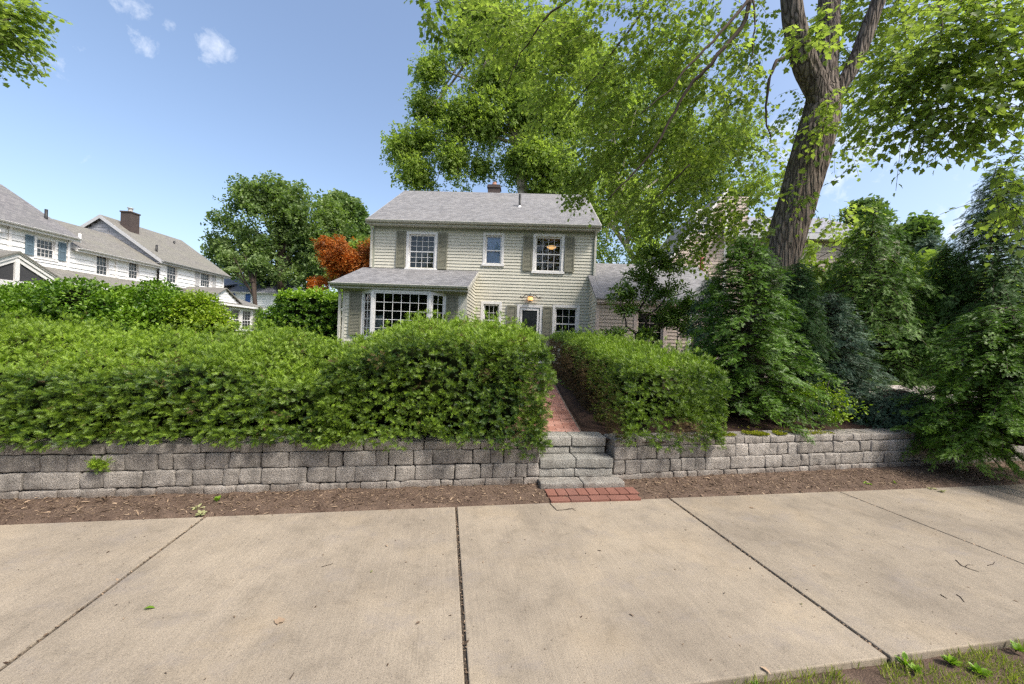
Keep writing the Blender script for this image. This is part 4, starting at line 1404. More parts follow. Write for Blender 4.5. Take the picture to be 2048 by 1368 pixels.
# ================================================================== NEIGHBOUR HOUSE, LEFT
NBROT = R(90) + math.atan(.05)
NB = empty('neighbouring_house', (-21.5, 0, 0), NBROT)
tag(NB, 'long white clapboard house with weathered grey roofs and brick chimney at the left', 'house')
# local x runs away from the camera, local -y faces right
n1 = MB()
opA = [(17.55, 18.30, 4.66, 5.50)]
siding(n1, (0, 0, 0), (1, 0, 0), .4, 5.85, .25, opA, (0, -1, 0), lambda z: (2, 18.9), .045)
opB = [(20.35, 21.0, 4.30, 5.33), (22.15, 22.78, 4.38, 5.35)]
siding(n1, (0, .15, 0), (1, 0, 0), .4, 5.42, .25, opB, (0, -1, 0), lambda z: (18.9, 24), .045)
opC = [(24.55, 25.36, 4.52, 5.64), (27.36, 28.32, 4.64, 5.66)]
siding(n1, (0, 0, 0), (1, 0, 0), .4, 5.78, .25, opC, (0, -1, 0), lambda z: (24, 29.7), .045)
siding(n1, (18.9, 0, 0), (0, 1, 0), .4, 8.2, .25, [], (1, 0, 0), lambda z: (0, 7) if z < 5.9 else ((z - 5.9) / 2.4 * 3.5, 7 - (z - 5.9) / 2.4 * 3.5), .02)
siding(n1, (29.7, 0, 0), (0, 1, 0), .4, 8.2, .25, [], (1, 0, 0), lambda z: (0, 7) if z < 5.8 else ((z - 5.8) / 2.5 * 3.5, 7 - (z - 5.8) / 2.5 * 3.5), .02)
siding(n1, (2, 0, 0), (0, 1, 0), .4, 8.2, .25, [], (-1, 0, 0), lambda z: (0, 7) if z < 5.9 else ((z - 5.9) / 2.4 * 3.5, 7 - (z - 5.9) / 2.4 * 3.5), .02)
siding(n1, (2, 7, 0), (1, 0, 0), .4, 5.8, .25, [], (0, 1, 0), lambda z: (0, 27.7), .02)
n1.build('wall', M['white_siding'], NB)
n2 = MB()
siding(n2, (24.0, 0, 0), (0, 1, 0), 5.2, 8.25, .25, [(3.1, 4.0, 7.0, 7.6)], (-1, 0, 0), lambda z: (0, 7) if z < 5.8 else ((z - 5.8) / 2.5 * 3.5, 7 - (z - 5.8) / 2.5 * 3.5), .02)
n2.build('gable_wall', M['shaded_siding'], NB)  # siding greyed to paint in the shade on this gable
lv = MB(); lv.box(23.97, 24.0, 3.1, 4.0, 7.0, 7.6)
for i in range(8): lv.box(23.955, 23.972, 3.12, 3.98, 7.03 + i * .07, 7.06 + i * .07)
lv.build('gable_vent', M['shaded_siding'], NB)['label'] = 'louvred gable vent'


def gable_roof(name, parent, x0, x1, ye, ze, yr, zr, mat, th=.09, full=True, ye2=None, ze2=None, fasc='trim', label=None, gut=True):
    mb = MB()
    ye2 = ye2 if ye2 is not None else 2 * yr - ye; ze2 = ze2 if ze2 is not None else ze
    mb.prism([(ye, ze), (ye, ze + th), (yr, zr + th), (ye2, ze2 + th), (ye2, ze2), (yr, zr)], 'x', x0, x1)
    o = mb.build('roof', M[mat], parent)
    if label: o['label'] = label
    fm_ = MB()
    for a in (x0 - .022, x1 + .002):
        fm_.prism([(ye, ze - .14), (ye, ze + th - .01), (yr, zr + th - .01), (yr, zr - .15)], 'x', a, a + .02)
        fm_.prism([(yr, zr - .15), (yr, zr + th - .01), (ye2, ze2 + th - .01), (ye2, ze2 - .14)], 'x', a, a + .02)
    fm_.box(x0, x1, ye + .01, ye + .03, ze - .12, ze)
    fm_.box(x0, x1, ye + .03, ye + .34, ze - .10, ze - .085)
    fm_.build('fascia', M[fasc], o)
    if gut: gutter(parent, x0, x1, ye - .07, ze + .04, fasc, .06)
    return o


gable_roof('roof', NB, 1.8, 19.1, -.32, 5.80, 3.5, 8.30, 'roof_nbA')
gable_roof('roof', NB, 19.13, 23.93, -.17, 5.36, 2.9, 7.15, 'roof_nb', ye2=6.0)
gable_roof('roof', NB, 23.8, 30.0, -.32, 5.70, 3.5, 8.37, 'roof_nb', fasc='grey_trim')
c = MB(); c.box(24.5, 25.12, 2.3, 2.92, 7.0, 8.88); c.box(24.46, 25.16, 2.26, 2.96, 8.88, 8.96)
co = c.build('chimney', M['chimney'], NB)
c = MB(); c.lathe([(.13, 8.96), (.12, 9.2), (.17, 9.22), (.17, 9.25)], 12, (24.8, 2.6, 0)); c.build('flue', M['trim'], co, True)
for (x, y, z, h_, m_) in ((19.0 - .3, .9, 6.4, .75, 'black'), (19.9, .55, 5.8, .5, 'trim'), (24.47, .6, 6.3, .55, 'black'), (28.1, 2.5, 7.7, .25, 'black')):
    c = MB(); c.tube([(x, y, z - .2), (x, y, z + h_)], .06, 10); c.build('vent_pipe', M[m_], NB, True)
window(NB, 17.46, 0, 4.56, .93, 1.02, (4, 2), (4, 2), .10, glass='darkglass')
shutter(NB, 18.40, -.02, 4.62, .33, .90, 'blue_shutter'); shutter(NB, 17.10, -.02, 4.62, .32, .90, 'blue_shutter')
window(NB, 20.26, .15, 4.18, .83, 1.24, (3, 2), (3, 2), .10, glass='darkglass')
window(NB, 22.06, .15, 4.28, .80, 1.14, (3, 2), (3, 2), .10, glass='darkglass')
window(NB, 24.44, 0, 4.42, 1.02, 1.30, (3, 3), (3, 2), .12, glass='darkglass')
window(NB, 27.26, 0, 4.54, 1.16, 1.20, (4, 2), (4, 2), .12, glass='darkglass')
shutter(NB, 26.85, -.02, 4.60, .38, 1.10, 'grey_shutter'); shutter(NB, 28.45, -.02, 4.60, .38, 1.10, 'grey_shutter')
for (x, y, a, b) in ((16.55, 0, 4.1, 5.6), (18.83, 0, 4.2, 5.55), (21.4, .15, 4.15, 5.2), (29.6, 0, 4.6, 5.55)):
    downspout(NB, x, y, a, b, 'trim', .10)
c = MB(); c.box(16.05, 16.30, -.16, -.02, 5.38, 5.52); c.tube([(16.1, -.16, 5.42), (16.02, -.24, 5.36)], .06, 8); c.build('floodlight', M['trim'], NB)
# ground floor lean-to, porch gable and sun room
l = MB(); l.prism([(-2.0, 3.42), (-2.0, 3.50), (-.0, 4.22), (-.0, 4.12)], 'x', 2, 28.3)
o = l.build('roof', M['roof_nb'], NB); o['label'] = 'low lean-to roof along the ground floor'
l = MB(); l.box(2, 28.3, -1.99, -1.96, 3.30, 3.44); l.build('fascia', M['trim'], o)
l = MB(); siding(l, (0, -1.7, 0), (1, 0, 0), .4, 3.3, .25, [(12, 15, 0.4, 3.2)], (0, -1, 0), lambda z: (2, 28.3), .045)
l.build('ground_floor_wall', M['white_siding'], NB)
# porch gable facing right near x = 14.4, in front of the lean-to
px, py, pz = 14.35, -3.0, 4.16
pw, pzl = 1.5, 3.28
l = MB()
for s in (-1, 1):
    a = [(px, py - .12, pz + .10), (px + s * (pw + .35), py - .12, pzl - .10), (px + s * (pw + .35), 0, pzl - .10), (px, 0, pz + .10)]
    if s < 0: a = [a[1], a[0], a[3], a[2]]
    l.slab(*a, .07)
PO = l.build('porch_roof', M['roof_nb'], NB)
l = MB()
for s in (-1, 1):
    for k_, (o0, o1, yy) in enumerate(((0.0, .10, py - .1), (-.14, -.005, py - .06), (-.30, -.145, py - .02))):
        p0 = Vector((px, yy, pz + o0)); p1 = Vector((px + s * (pw + .33), yy, pzl - .2 + o0))
        q = [p0, p1, p1 + Vector((0, .03, 0)), p0 + Vector((0, .03, 0))]
        up_ = Vector((0, 0, o1 - o0))
        l.hexa([x_ for x_ in q] + [x_ + up_ for x_ in q])
l.box(px - pw - .2, px + pw + .2, py - .04, py + .04, 2.85, 3.10)
l.box(px - .07, px + .07, py - .05, py + .03, 3.10, 3.95)
for xx in (px - pw, px + pw - .1): l.box(xx, xx + .12, py - .03, py + .09, .4, 2.85)
l.build('porch_frame', M['trim'], NB, bevel=.004)
l = MB(); l.face((px - pw, py + .02, 3.1), (px + pw, py + .02, 3.1), (px, py + .02, 3.95)); l.build('gable_screen', M['room_dark'], NB)
l = MB(); l.box(px - pw - .1, px + pw + .1, py + .3, -.02, .4, 2.8); l.build('porch_screen', M['room_dark'], NB)
# sun room at the far end
sx0, sx1, sy = 26.0, 29.6, -2.6
l = MB()
siding(l, (0, sy, 0), (1, 0, 0), .4, 3.25, .25, [(26.75, 29.15, 1.3, 3.0)], (0, -1, 0), lambda z: (sx0, sx1), .02)
siding(l, (sx1, sy, 0), (0, 1, 0), .4, 3.3, .25, [], (1, 0, 0), lambda z: (0, 2.6), .02)
siding(l, (sx0, sy, 0), (0, 1, 0), .4, 3.3, .25, [], (-1, 0, 0), lambda z: (0, 2.6), .02)
l.build('sun_room_wall', M['cream_siding'], NB)
window(NB, 26.7, sy, 1.5, 1.2, 1.62, (3, 3), (3, 3), .1, glass='darkglass'); window(NB, 27.95, sy, 1.5, 1.25, 1.62, (3, 3), (3, 3), .1, glass='darkglass')
l = MB(); l.prism([(sy - .35, 3.30), (sy - .35, 3.38), (0, 4.30), (0, 4.20)], 'x', 25.3, 30.3)
o = l.build('roof', M['roof_nb'], NB)
l = MB(); l.box(25.3, 30.3, sy - .36, sy - .34, 3.20, 3.34); l.box(25.3, 30.28, sy - .34, sy, 3.22, 3.24); l.build('fascia', M['trim'], o)
gx, gz = 26.0, 4.36
l = MB()
for s in (-1, 1):
    a = [(gx, sy - .25, gz + .06), (gx + s * 1.75, sy - .25, 3.42), (gx + s * 1.75, -.3, 3.42), (gx, -.3, gz + .06)]
    if s < 0: a = [a[1], a[0], a[3], a[2]]
    l.slab(*a, .06)
l.build('roof', M['roof_nb'], NB)
l = MB(); siding(l, (gx, sy - .1, 0), (1, 0, 0), 3.38, 4.28, .2, [], (0, -1, 0), lambda z: (-(4.32 - z) * 1.7, (4.32 - z) * 1.7), .02)
l.build('gable_wall', M['white_siding'], NB)

# ================================================================== FAR HOUSE
FH = empty('far_house', (-34.5, 45, 0), R(-3)); tag(FH, 'distant white house with royal blue shutters and blue-grey roof beyond the clipped hedge', 'house')
l = MB()
siding(l, (0, 0, 0), (1, 0, 0), .4, 6.0, .22, [], (0, -1, 0), lambda z: (0, 7.3), .02)
siding(l, (7.3, 0, 0), (0, 1, 0), .4, 7.9, .22, [], (1, 0, 0), lambda z: (0, 6.4) if z < 6 else ((z - 6) / 2.0 * 3.2, 6.4 - (z - 6) / 2.0 * 3.2), .02)
l.build('wall', M['white_siding'], FH)
gable_roof('roof', FH, -4, 7.5, -.3, 6.0, 3.2, 8.0, 'roof_far')
l = MB(); l.prism([(-3.5, 5.9), (-3.5, 5.99), (1.3, 7.2), (1.3, 7.1)], 'x', -4, 0.3); l.build('roof', M['roof_far'], FH)
l = MB(); l.prism([(-1.5, 2.9), (-1.5, 2.98), (0, 3.4), (0, 3.3)], 'x', 1.5, 7.4); l.build('porch_roof', M['roof_far'], FH)
l = MB(); siding(l, (-4, -2.2, 0), (1, 0, 0), .4, 6.0, .22, [], (0, -1, 0), lambda z: (0, 4.0), .02); siding(l, (0, -2.2, 0), (0, 1, 0), .4, 5.9, .22, [], (1, 0, 0), lambda z: (0, 2.2), .02)
l.build('wall', M['white_siding'], FH)
window(FH, 1.25, 0, 4.6, 1.15, 1.3, (3, 2), (3, 2), .1, glass='darkglass'); shutter(FH, .55, -.02, 4.65, .6, 1.2, 'royal_shutter', False); shutter(FH, 2.5, -.02, 4.65, .6, 1.2, 'royal_shutter', False)
window(FH, -1.9, -2.2, 4.6, 1.15, 1.3, (3, 2), (3, 2), .1, glass='darkglass'); shutter(FH, -.7, -2.22, 4.65, .45, 1.2, 'royal_shutter', False)
c = MB(); c.box(3.4, 4.7, 2.9, 3.7, 7.4, 9.1); c.box(3.3, 4.8, 2.8, 3.8, 9.1, 9.25); c.build('chimney', M['chimney'], FH)
c = MB(); c.tube([(3.3, 1.5, 6.8), (3.3, 1.5, 7.5)], .06, 8); c.build('vent_pipe', M['trim'], FH, True)

# ================================================================== HOUSE BEHIND, RIGHT
RH = empty('neighbouring_house', (6.95, 17.0, 0), R(-3)); tag(RH, 'tan clapboard house with pale grey roof, half hidden behind the leaning maple trunk', 'house')
l = MB()
siding(l, (0, 0, 0), (1, 0, 0), .5, 8.35, .15, [(1.2, 1.75, 6.7, 7.7)], (0, -1, 0), lambda z: (0 if z < 5.4 else (z - 5.4) / 3.1 * 2.35, 3.4), .02)
siding(l, (3.4, 0, 0), (1, 0, 0), 5.2, 6.55, .15, [], (0, -1, 0), lambda z: (0, 6.5), .02)
siding(l, (0, 0, 0), (0, 1, 0), .5, 5.4, .15, [], (-1, 0, 0), lambda z: (0, 8), .02)
l.build('wall', M['tan_siding'], RH)
l = MB(); l.box(3.4, 9.9, -.01, .2, .4, 5.2); l.build('brick_wall', M['brickwall'], RH)
l = MB(); l.prism([(-.4, 6.62), (-.4, 6.72), (3.2, 8.55), (7, 6.72), (7, 6.62), (3.2, 8.45)], 'x', 2.2, 9.0); o = l.build('roof', M['roof_rt'], RH)
l = MB(); l.box(2.2, 9.0, -.42, -.39, 6.42, 6.66); l.box(2.2, 9.0, -.39, 0, 6.45, 6.47)
l.build('fascia', M['grey_trim'], o)
l = MB(); l.slab((-.25, -.25, 5.2), (2.35, -.25, 8.62), (2.35, 6, 8.62), (-.25, 6, 5.2), .1); l.build('roof', M['roof_rt'], RH)
l = MB()
l.hexa([(-.27, -.28, 5.03), (2.35, -.28, 8.45), (2.35, -.25, 8.45), (-.27, -.25, 5.03), (-.27, -.28, 5.2), (2.35, -.28, 8.62), (2.35, -.25, 8.62), (-.27, -.25, 5.2)])
l.box(2.4, 2.52, -.03, 0, .5, 8.2)
l.build('rake_trim', M['trim'], RH)
window(RH, 1.1, 0, 6.6, .75, 1.15, (2, 2), (2, 2), .09, glass='darkglass')
c = MB(); c.tube([(1.35, -.25, 4.8), (1.35, -.25, 5.6)], .07, 8); c.build('pipe', M['red_paint'], RH, True)
downspout(RH, 3.25, -.02, 5.0, 6.4, 'trim', .1)

# ================================================================== HEDGES
def frv(p, z):
    c, s = math.cos(SW), math.sin(SW)
    return np.stack([p[:, 0] * c - p[:, 1] * s, p[:, 0] * s + p[:, 1] * c, z], -1)


def smv(t):
    t = np.clip(t, 0, 1); return t * t * (3 - 2 * t)


def map_left(p):
    a = p[:, 0] - 4.7; b = p[:, 1] + 5.1
    top = 1.17 + 0.29 * smv((b - 3.9) / 1.7) + 0.05 * np.sin(a * 2.1) + 0.03 * np.sin(a * 5.3 + 1) - 0.10 * smv((a + 2.2) / 1.0)
    t = (p[:, 2] + .5)
    return frv(np.stack([a, b - 0.10 * np.clip(1 - t, 0, 1)], -1), 0.47 + t * (top - 0.47)), None


hedge('yew_hedge', map_left, (3.7, 1.25, .5), .15, 4300, .054, M['yew'], 'long clipped yew hedge with pale green top above the left retaining wall', 'hedge',
      lump=.07, base=tuple(fr(-4.7, 5.1, .45)), brown=lambda pos, dn: (vnoise(pos + 9, 4.0) > .86) & (rng.random(len(pos)) < .4) | (rng.random(len(pos)) < .010), skip=lambda pos, dn: (dn[:, 1] > .5) & (rng.random(len(pos)) < .7))


def map_mid(p):
    a = p[:, 0] + 0.0; b = p[:, 1] + 5.05
    top = 1.72 - 0.07 * smv((a - 0.15) / 1.1) - 0.32 * smv((-a - 0.15) / 1.1) - 0.14 * smv((4.6 - b) / .8)
    t = (p[:, 2] + .6) / 1.2
    bot = 0.47 - 0.13 * smv((a - 0.0) / .9) * smv((4.4 - b) / .6)
    # the foot draws in a little on the path side
    a2 = a + np.where(a > .6, -0.03 * (1 - t), 0) - .02
    return frv(np.stack([a2, b], -1), bot + t * (top - bot)), None


hedge('yew_hedge', map_mid, (1.13, 1.36, .6), .15, 5400, .049, M['yew'], 'tall rounded yew hedge bulging over the wall just left of the stone steps', 'hedge',
      lump=.07, base=tuple(fr(0, 5.05, .45)), brown=lambda pos, dn: (vnoise(pos + 9, 5.0) > .80 - .10 * (pos[:, 0] > .5) * (pos[:, 2] < -.1)) & (rng.random(len(pos)) < .5) | (rng.random(len(pos)) < .012), skip=lambda pos, dn: (dn[:, 1] > .5) & (rng.random(len(pos)) < .6))


def map_right(p):
    X = p[:, 0] + 1.87; t01 = (p[:, 1] + 4.1) / 8.2
    Y = 4.02 + .22 * (X - 1.3) + t01 * 8.0
    X = X - 0.05 * t01
    top = np.interp(Y, [4.0, 4.5, 5.6, 8, 12.2], [1.33, 1.36, 1.50, 1.65, 1.78]) + .03 * np.sin(Y * 3) - .07 * smv((X - 2.2) / .4)
    t = (p[:, 2] + .5)
    bot = 0.45 + .16 * smv((Y - 5) / 7) - 0.12 * smv((4.6 - Y) / .4) * smv((X - 1.45) / .3)
    X = X + 0.0
    return np.stack([X, Y, bot + t * (top - bot)], -1), None


hedge('yew_hedge', map_right, (.66, 4.1, .5), .12, 5000, .045, M['yew'], 'boxy yew hedge running back along the right side of the brick path', 'hedge',
      lump=.05, base=(1.95, 8.0, .5), brown=lambda pos, dn: (dn[:, 0] < -.5) & (vnoise(pos + 5, 2.2) * .5 + .5 * (pos[:, 1] + 4.1) / 8.2 + .45 * (.35 - pos[:, 2]) > rng.random(len(pos)) * .35 + .32) & (pos[:, 2] < .38) | ((dn[:, 1] < -.5) & (((pos[:, 0] - .12) / .2) ** 2 + ((pos[:, 2] + .22) / .13) ** 2 < rng.random(len(pos)) * 1.3)),
      skip=lambda pos, dn: (rng.random(len(pos)) < np.clip(.05 + (pos[:, 1] + 4.1) / 8.2 * .4, 0, .35)))

# ================================================================== SHRUBS ON THE LEFT
def shrub(label, lobes, n, size, mat, tmpl=T_OVAL, cat='shrub', name='shrub', z0=.45, gap=.3, lit=.5, t0=.35, droop=0.0, group=None, stems=5, gscale=2.5, core=True, rag=.1, shell=.3):
    c0 = lobes[0][0]
    root = empty(name, (c0[0], c0[1], z0)); tag(root, label, cat, group)
    crown(root, lobes, n, size, tmpl, M[mat], gap, gscale, lit, shell, droop, 'foliage', .12, t0, rag)
    mb = MB()
    for i in range(stems):
        L = lobes[i % len(lobes)][0]
        p = bez((c0[0] + rnd.uniform(-.25, .25), c0[1] + rnd.uniform(-.15, .15), z0 - .05), (L[0] + rnd.uniform(-.3, .3), L[1], L[2] + .1), .05, 6, .05)
        mb.tube(p, [.022, .02, .016, .013, .009, .005], 5)
    wparent(mb.build('stems', M['twig'], None, True), root)
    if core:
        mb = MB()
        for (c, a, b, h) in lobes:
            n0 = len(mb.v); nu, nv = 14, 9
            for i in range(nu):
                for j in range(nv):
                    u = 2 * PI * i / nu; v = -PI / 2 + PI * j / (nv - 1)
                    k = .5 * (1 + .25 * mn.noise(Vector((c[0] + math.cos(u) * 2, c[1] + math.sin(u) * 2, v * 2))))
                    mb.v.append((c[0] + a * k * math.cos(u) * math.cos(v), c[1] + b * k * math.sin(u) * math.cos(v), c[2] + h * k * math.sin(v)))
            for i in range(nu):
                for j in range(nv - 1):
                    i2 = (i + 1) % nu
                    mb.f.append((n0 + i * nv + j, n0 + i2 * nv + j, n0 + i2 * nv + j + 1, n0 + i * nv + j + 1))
        wparent(mb.build('shaded_core', M['hedgecore'], None, True), root)  # hull blackened to paint in the shade inside the shrub
    return root


def lobe(px, py, d, rpx, ry=None, depth=None):
    c = at(px, py, d); r = rpx / FPX * d
    return (c, r, depth if depth else r, (ry / FPX * d) if ry else r)


shrub('glossy green shrub under the porch gable, left edge of the view', [lobe(20, 620, 9.5, 75, 48), lobe(95, 610, 9.3, 70, 45), lobe(165, 600, 9.0, 62, 42), lobe(215, 625, 9.0, 45, 38), lobe(60, 650, 9, 110, 50)], 20000, .08, 'bushleaf', lit=.7, gap=.2)
shrub('glossy green shrub behind the long yew hedge with upright sprigs, second from the left', [lobe(262, 612, 9.6, 45, 38), lobe(315, 600, 9.6, 42, 38), lobe(345, 620, 9.4, 42, 38), lobe(290, 650, 9.4, 80, 40)], 14000, .08, 'bushleaf', lit=.6, gap=.22)
shrub('yellow-green shrub behind the long yew hedge, nearest the sun room', [lobe(400, 618, 9.6, 42, 34), lobe(425, 645, 9.5, 42, 30), lobe(380, 640, 9.5, 40, 34)], 9500, .075, 'limeleaf', lit=.5, t0=.45)
_d = 24.0
c_ = empty('shrub', at(375, 600, 16)); tag(c_, 'nearly leafless grey twiggy shrub below the lean-to roof of the white house', 'shrub')
_A = []; _B = []
_b0 = np.array(at(350, 645, 16)); _b0[2] = .6
for i in range(34):
    tip = np.array(at(350, 592, 16)) + rng.normal(0, 1, 3) * np.array([.55, .4, .22])
    _A.append(_b0); _B.append(tip)
    for k_ in range(8):
        p_ = _b0 + (tip - _b0) * rng.uniform(.45, 1)
        _A.append(p_); _B.append(p_ + np.array([rng.normal(0, .2), rng.normal(0, .1), abs(rng.normal(.16, .1))]))
twig_mesh('stems', np.array(_A), np.array(_B), .008, M['greytwig'], c_)


def map_sq(p):
    # p spans +-1.0 x, +-.6 y, +-1.2 z
    t = (p[:, 2] + 1.15) / 2.3
    return np.stack([p[:, 0] - 7.55, p[:, 1] + 14.2, .6 + t * 2.38 + .04 * np.sin(p[:, 0] * 6)], -1), None


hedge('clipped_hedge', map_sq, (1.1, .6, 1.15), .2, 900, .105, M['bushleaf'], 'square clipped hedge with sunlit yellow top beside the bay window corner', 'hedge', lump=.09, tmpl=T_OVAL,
      base=(-7.55, 14.2, .6), tintf=lambda t, pos, dn: t * .75 + .55 * (pos[:, 2] > .92), up=.1)  # sunlight on the top painted into the leaf tint, sides tinted darker
shrub('loose pale shrub between the small conifer and the square clipped hedge', [lobe(548, 645, 15.5, 30, 30), lobe(572, 625, 15.5, 26, 26), lobe(590, 650, 15.5, 25, 30)], 5000, .1, 'bushleaf', lit=.4, t0=.5)
conifer('dwarf_conifer', tuple(at(519, 622, 17).xy) + (.6,), 2.0, .62, 'small cone-shaped conifer beside the sun room of the white house', M['yew_deep'], nb=150, frond=0.124, per=13, rise=.6, droop=.1, bottom=.02, power=.9, t0=.45)
conifer('dwarf_conifer', tuple(at(599, 600, 20).xy) + (.6,), 3.2, .5, 'thin upright conifer rising behind the square clipped hedge', M['yew_deep'], nb=120, frond=0.136, per=13, rise=.6, droop=.1, bottom=.02, power=.9, t0=.35)

# ================================================================== TREES IN THE BACKGROUND, LEFT
def tree(name, label, lobes, n, size, mat, base, trunk_top, tr, bark='twig', gap=.42, gscale=.25, tmpl=T_CLUMPS, lit=.4, t0=.38, shell=.4, rag=.4, droop=.1, cat='tree', group=None, r0=None, subs=3, spread=1.2, twr=.02, trunkpts=None, start=.55, ntar=None):
    root = empty(name, base); tag(root, label, cat, group)
    crown(root, lobes, n, size, tmpl, M[mat], gap, gscale, lit, shell, droop, 'crown', .12, t0, rag)
    b = Vector(base); t = Vector(trunk_top)
    tp = trunkpts or [b - Vector((0, 0, .2)), b.lerp(t, .12), b.lerp(t, .5) + Vector((rnd.uniform(-.1, .1), 0, 0)), t]
    rr = [tr * 1.4, tr, tr * .8, tr * .5]
    if len(tp) != 4: rr = [tr * (1.3 - .95 * i / (len(tp) - 1)) for i in range(len(tp))]
    tg = []
    for i, l in enumerate(lobes[:ntar] if ntar else lobes):
        s = tp[0].lerp(tp[-1], rnd.uniform(start, .95)) if len(tp) == 4 else Vector(tp[rnd.randint(len(tp) // 2, len(tp) - 1)])
        tg.append((s, l[0] + Vector((rnd.uniform(-.3, .3), rnd.uniform(-.3, .3), .3)) * l[1]))
    limb_mesh(root, tp, rr, tg, r0 or tr * .4, M[bark], 'trunk', 10, subs, spread)
    return root


rnd.seed(5)
def base_at(px, d, z): q = at(px, 684, d); return (q.x, q.y, z)
tree('oak_tree', 'large dense dark green oak rising behind the distant white house', [lobe(470, 462, 45, 42), lobe(500, 405, 45, 42, 40), lobe(555, 395, 45, 45, 36), lobe(610, 412, 45, 45, 45), lobe(560, 450, 45, 75, 60), lobe(620, 470, 45, 45, 50), lobe(640, 520, 45, 40, 45), lobe(505, 505, 45, 45, 34), lobe(570, 520, 45, 65, 45), lobe(440, 480, 45, 22, 18), lobe(648, 440, 46, 24, 30), lobe(600, 450, 45, 50, 50), lobe(440, 510, 45, 24, 16), lobe(655, 480, 45, 30, 40), lobe(655, 425, 46, 26, 30), lobe(530, 548, 45, 44, 22), lobe(600, 552, 45, 44, 22), lobe(690, 470, 47, 30, 40)],
     34000, .60, 'oak', base_at(565, 45, .5), at(560, 470, 45), .55, gap=.46, gscale=.5, shell=.5, rag=1.1, lit=.6, t0=.45)
tree('deciduous_tree', 'paler loose tree behind the dark oak, above the orange maple', [lobe(690, 450, 52, 38, 45), lobe(712, 430, 52, 26, 26), lobe(680, 410, 52, 22, 20), lobe(725, 470, 52, 25, 40), lobe(700, 500, 52, 35, 40)], 11000, .8, 'palegreen', base_at(700, 52, .5), at(700, 470, 52), .4, gap=.42, gscale=.3, rag=.6)
tree('spreading_tree', 'low pale tree with bare arching limbs between the white house and the oak', [lobe(455, 520, 40, 24, 18), lobe(485, 512, 40, 26, 18), lobe(515, 530, 40, 22, 22), lobe(470, 545, 40, 20, 12)], 5000, .55, 'palegreen', base_at(520, 40, .5), at(505, 545, 40), .28, gap=.45, gscale=.5, rag=.3, subs=5)
tree('japanese_maple', 'orange-red leaved maple rising beside the left corner of the sage house', [lobe(690, 500, 18, 50, 28, 1.2), lobe(655, 490, 18, 26, 16, .8), lobe(728, 495, 18, 26, 26, .9), lobe(645, 575, 18, 26, 24, .8), lobe(690, 560, 18.3, 40, 28, 1), lobe(720, 535, 18.2, 30, 35, .9), lobe(700, 522, 18, 34, 22, .9), lobe(668, 520, 18, 24, 18, .8)], 13000, .13, 'orange', base_at(690, 18, .6), at(695, 560, 18), .13, gap=.46, gscale=.9, tmpl=T_CLUMP, rag=.15, lit=.7, t0=.42, droop=.2, subs=6, spread=.6)
tree('garden_tree', 'yellow-green tree showing behind the orange maple', [lobe(712, 530, 23, 28, 22, 1), lobe(680, 545, 23, 30, 22, 1), lobe(660, 535, 23, 16, 16, .7), lobe(725, 500, 23, 20, 24, 1)], 4500, .35, 'plane', base_at(705, 23, .6), at(703, 560, 23), .14, gap=.42, gscale=.7, rag=.2)
# neighbouring street maple reaching in at the top left corner
ov = empty('maple_tree', (-14.5, 7.5, 0)); tag(ov, 'street maple whose leafy branches hang into the top left corner of the view', 'tree')
LB = [lobe(-30, 20, 8, 60, 40, .8), lobe(20, 18, 8, 34, 20, .5), lobe(58, 20, 8, 20, 10, .3), lobe(5, 60, 8, 30, 24, .5), lobe(45, 85, 8, 14, 8, .25), lobe(-60, 70, 8.3, 60, 40, 1)]
LB2 = [(Vector((-14.5, 7.5, 10.5)), 3, 3, 2.6), (Vector((-13, 6.5, 8.5)), 2.4, 2, 1.4)]
spray_crown(ov, LB, 420, 7, .34, .09, T_MAPLES, M['maple'], gap=.30, gscale=1.4, droop=.35, src=(-14.5, 7.5, 8), t0=.62)
crown(ov, LB2, 4500, .30, T_CLUMPS, M['maple'], .35, .5, name='upper_crown')
limb_mesh(ov, [Vector((-14.5, 7.5, -.1)), Vector((-14.5, 7.5, 1)), Vector((-14.4, 7.5, 4)), Vector((-14.4, 7.4, 7.5))], [.42, .32, .28, .2], [(Vector((-14.4, 7.5, 6)), at(30, 40, 8)), (Vector((-14.4, 7.5, 5.5)), at(10, 90, 8)), (Vector((-14.4, 7.4, 7)), Vector((-14, 7, 11)))], .1, M['bark'])

# ================================================================== TREES BEHIND THE HOUSE
rnd.seed(9)
D2 = 23.0
SY = [lobe(812, 295, D2, 38, 24), lobe(835, 345, D2, 38, 28), lobe(868, 375, D2, 35, 18), lobe(860, 290, D2, 45, 38), lobe(860, 215, D2, 34, 34), lobe(868, 150, D2, 34, 38), lobe(910, 240, D2, 50, 50), lobe(905, 165, D2, 45, 50),
      lobe(935, 95, D2, 50, 45), lobe(945, 30, D2, 50, 40), lobe(985, 160, D2, 60, 60), lobe(905, 320, D2, 42, 38), lobe(920, 365, D2, 28, 18), lobe(960, 330, D2, 34, 28), lobe(985, 250, D2, 58, 50), lobe(1040, 120, D2, 70, 70), lobe(1060, 230, D2, 60, 60),
      lobe(1040, 320, D2, 60, 45), lobe(1100, 340, D2, 60, 42), lobe(1085, 380, D2, 50, 20), lobe(1020, 40, D2, 70, 50), lobe(1120, 100, D2 + 1, 70, 70), lobe(1130, 250, D2 + 1, 60, 60), lobe(1150, 375, D2 + 1, 45, 28)]
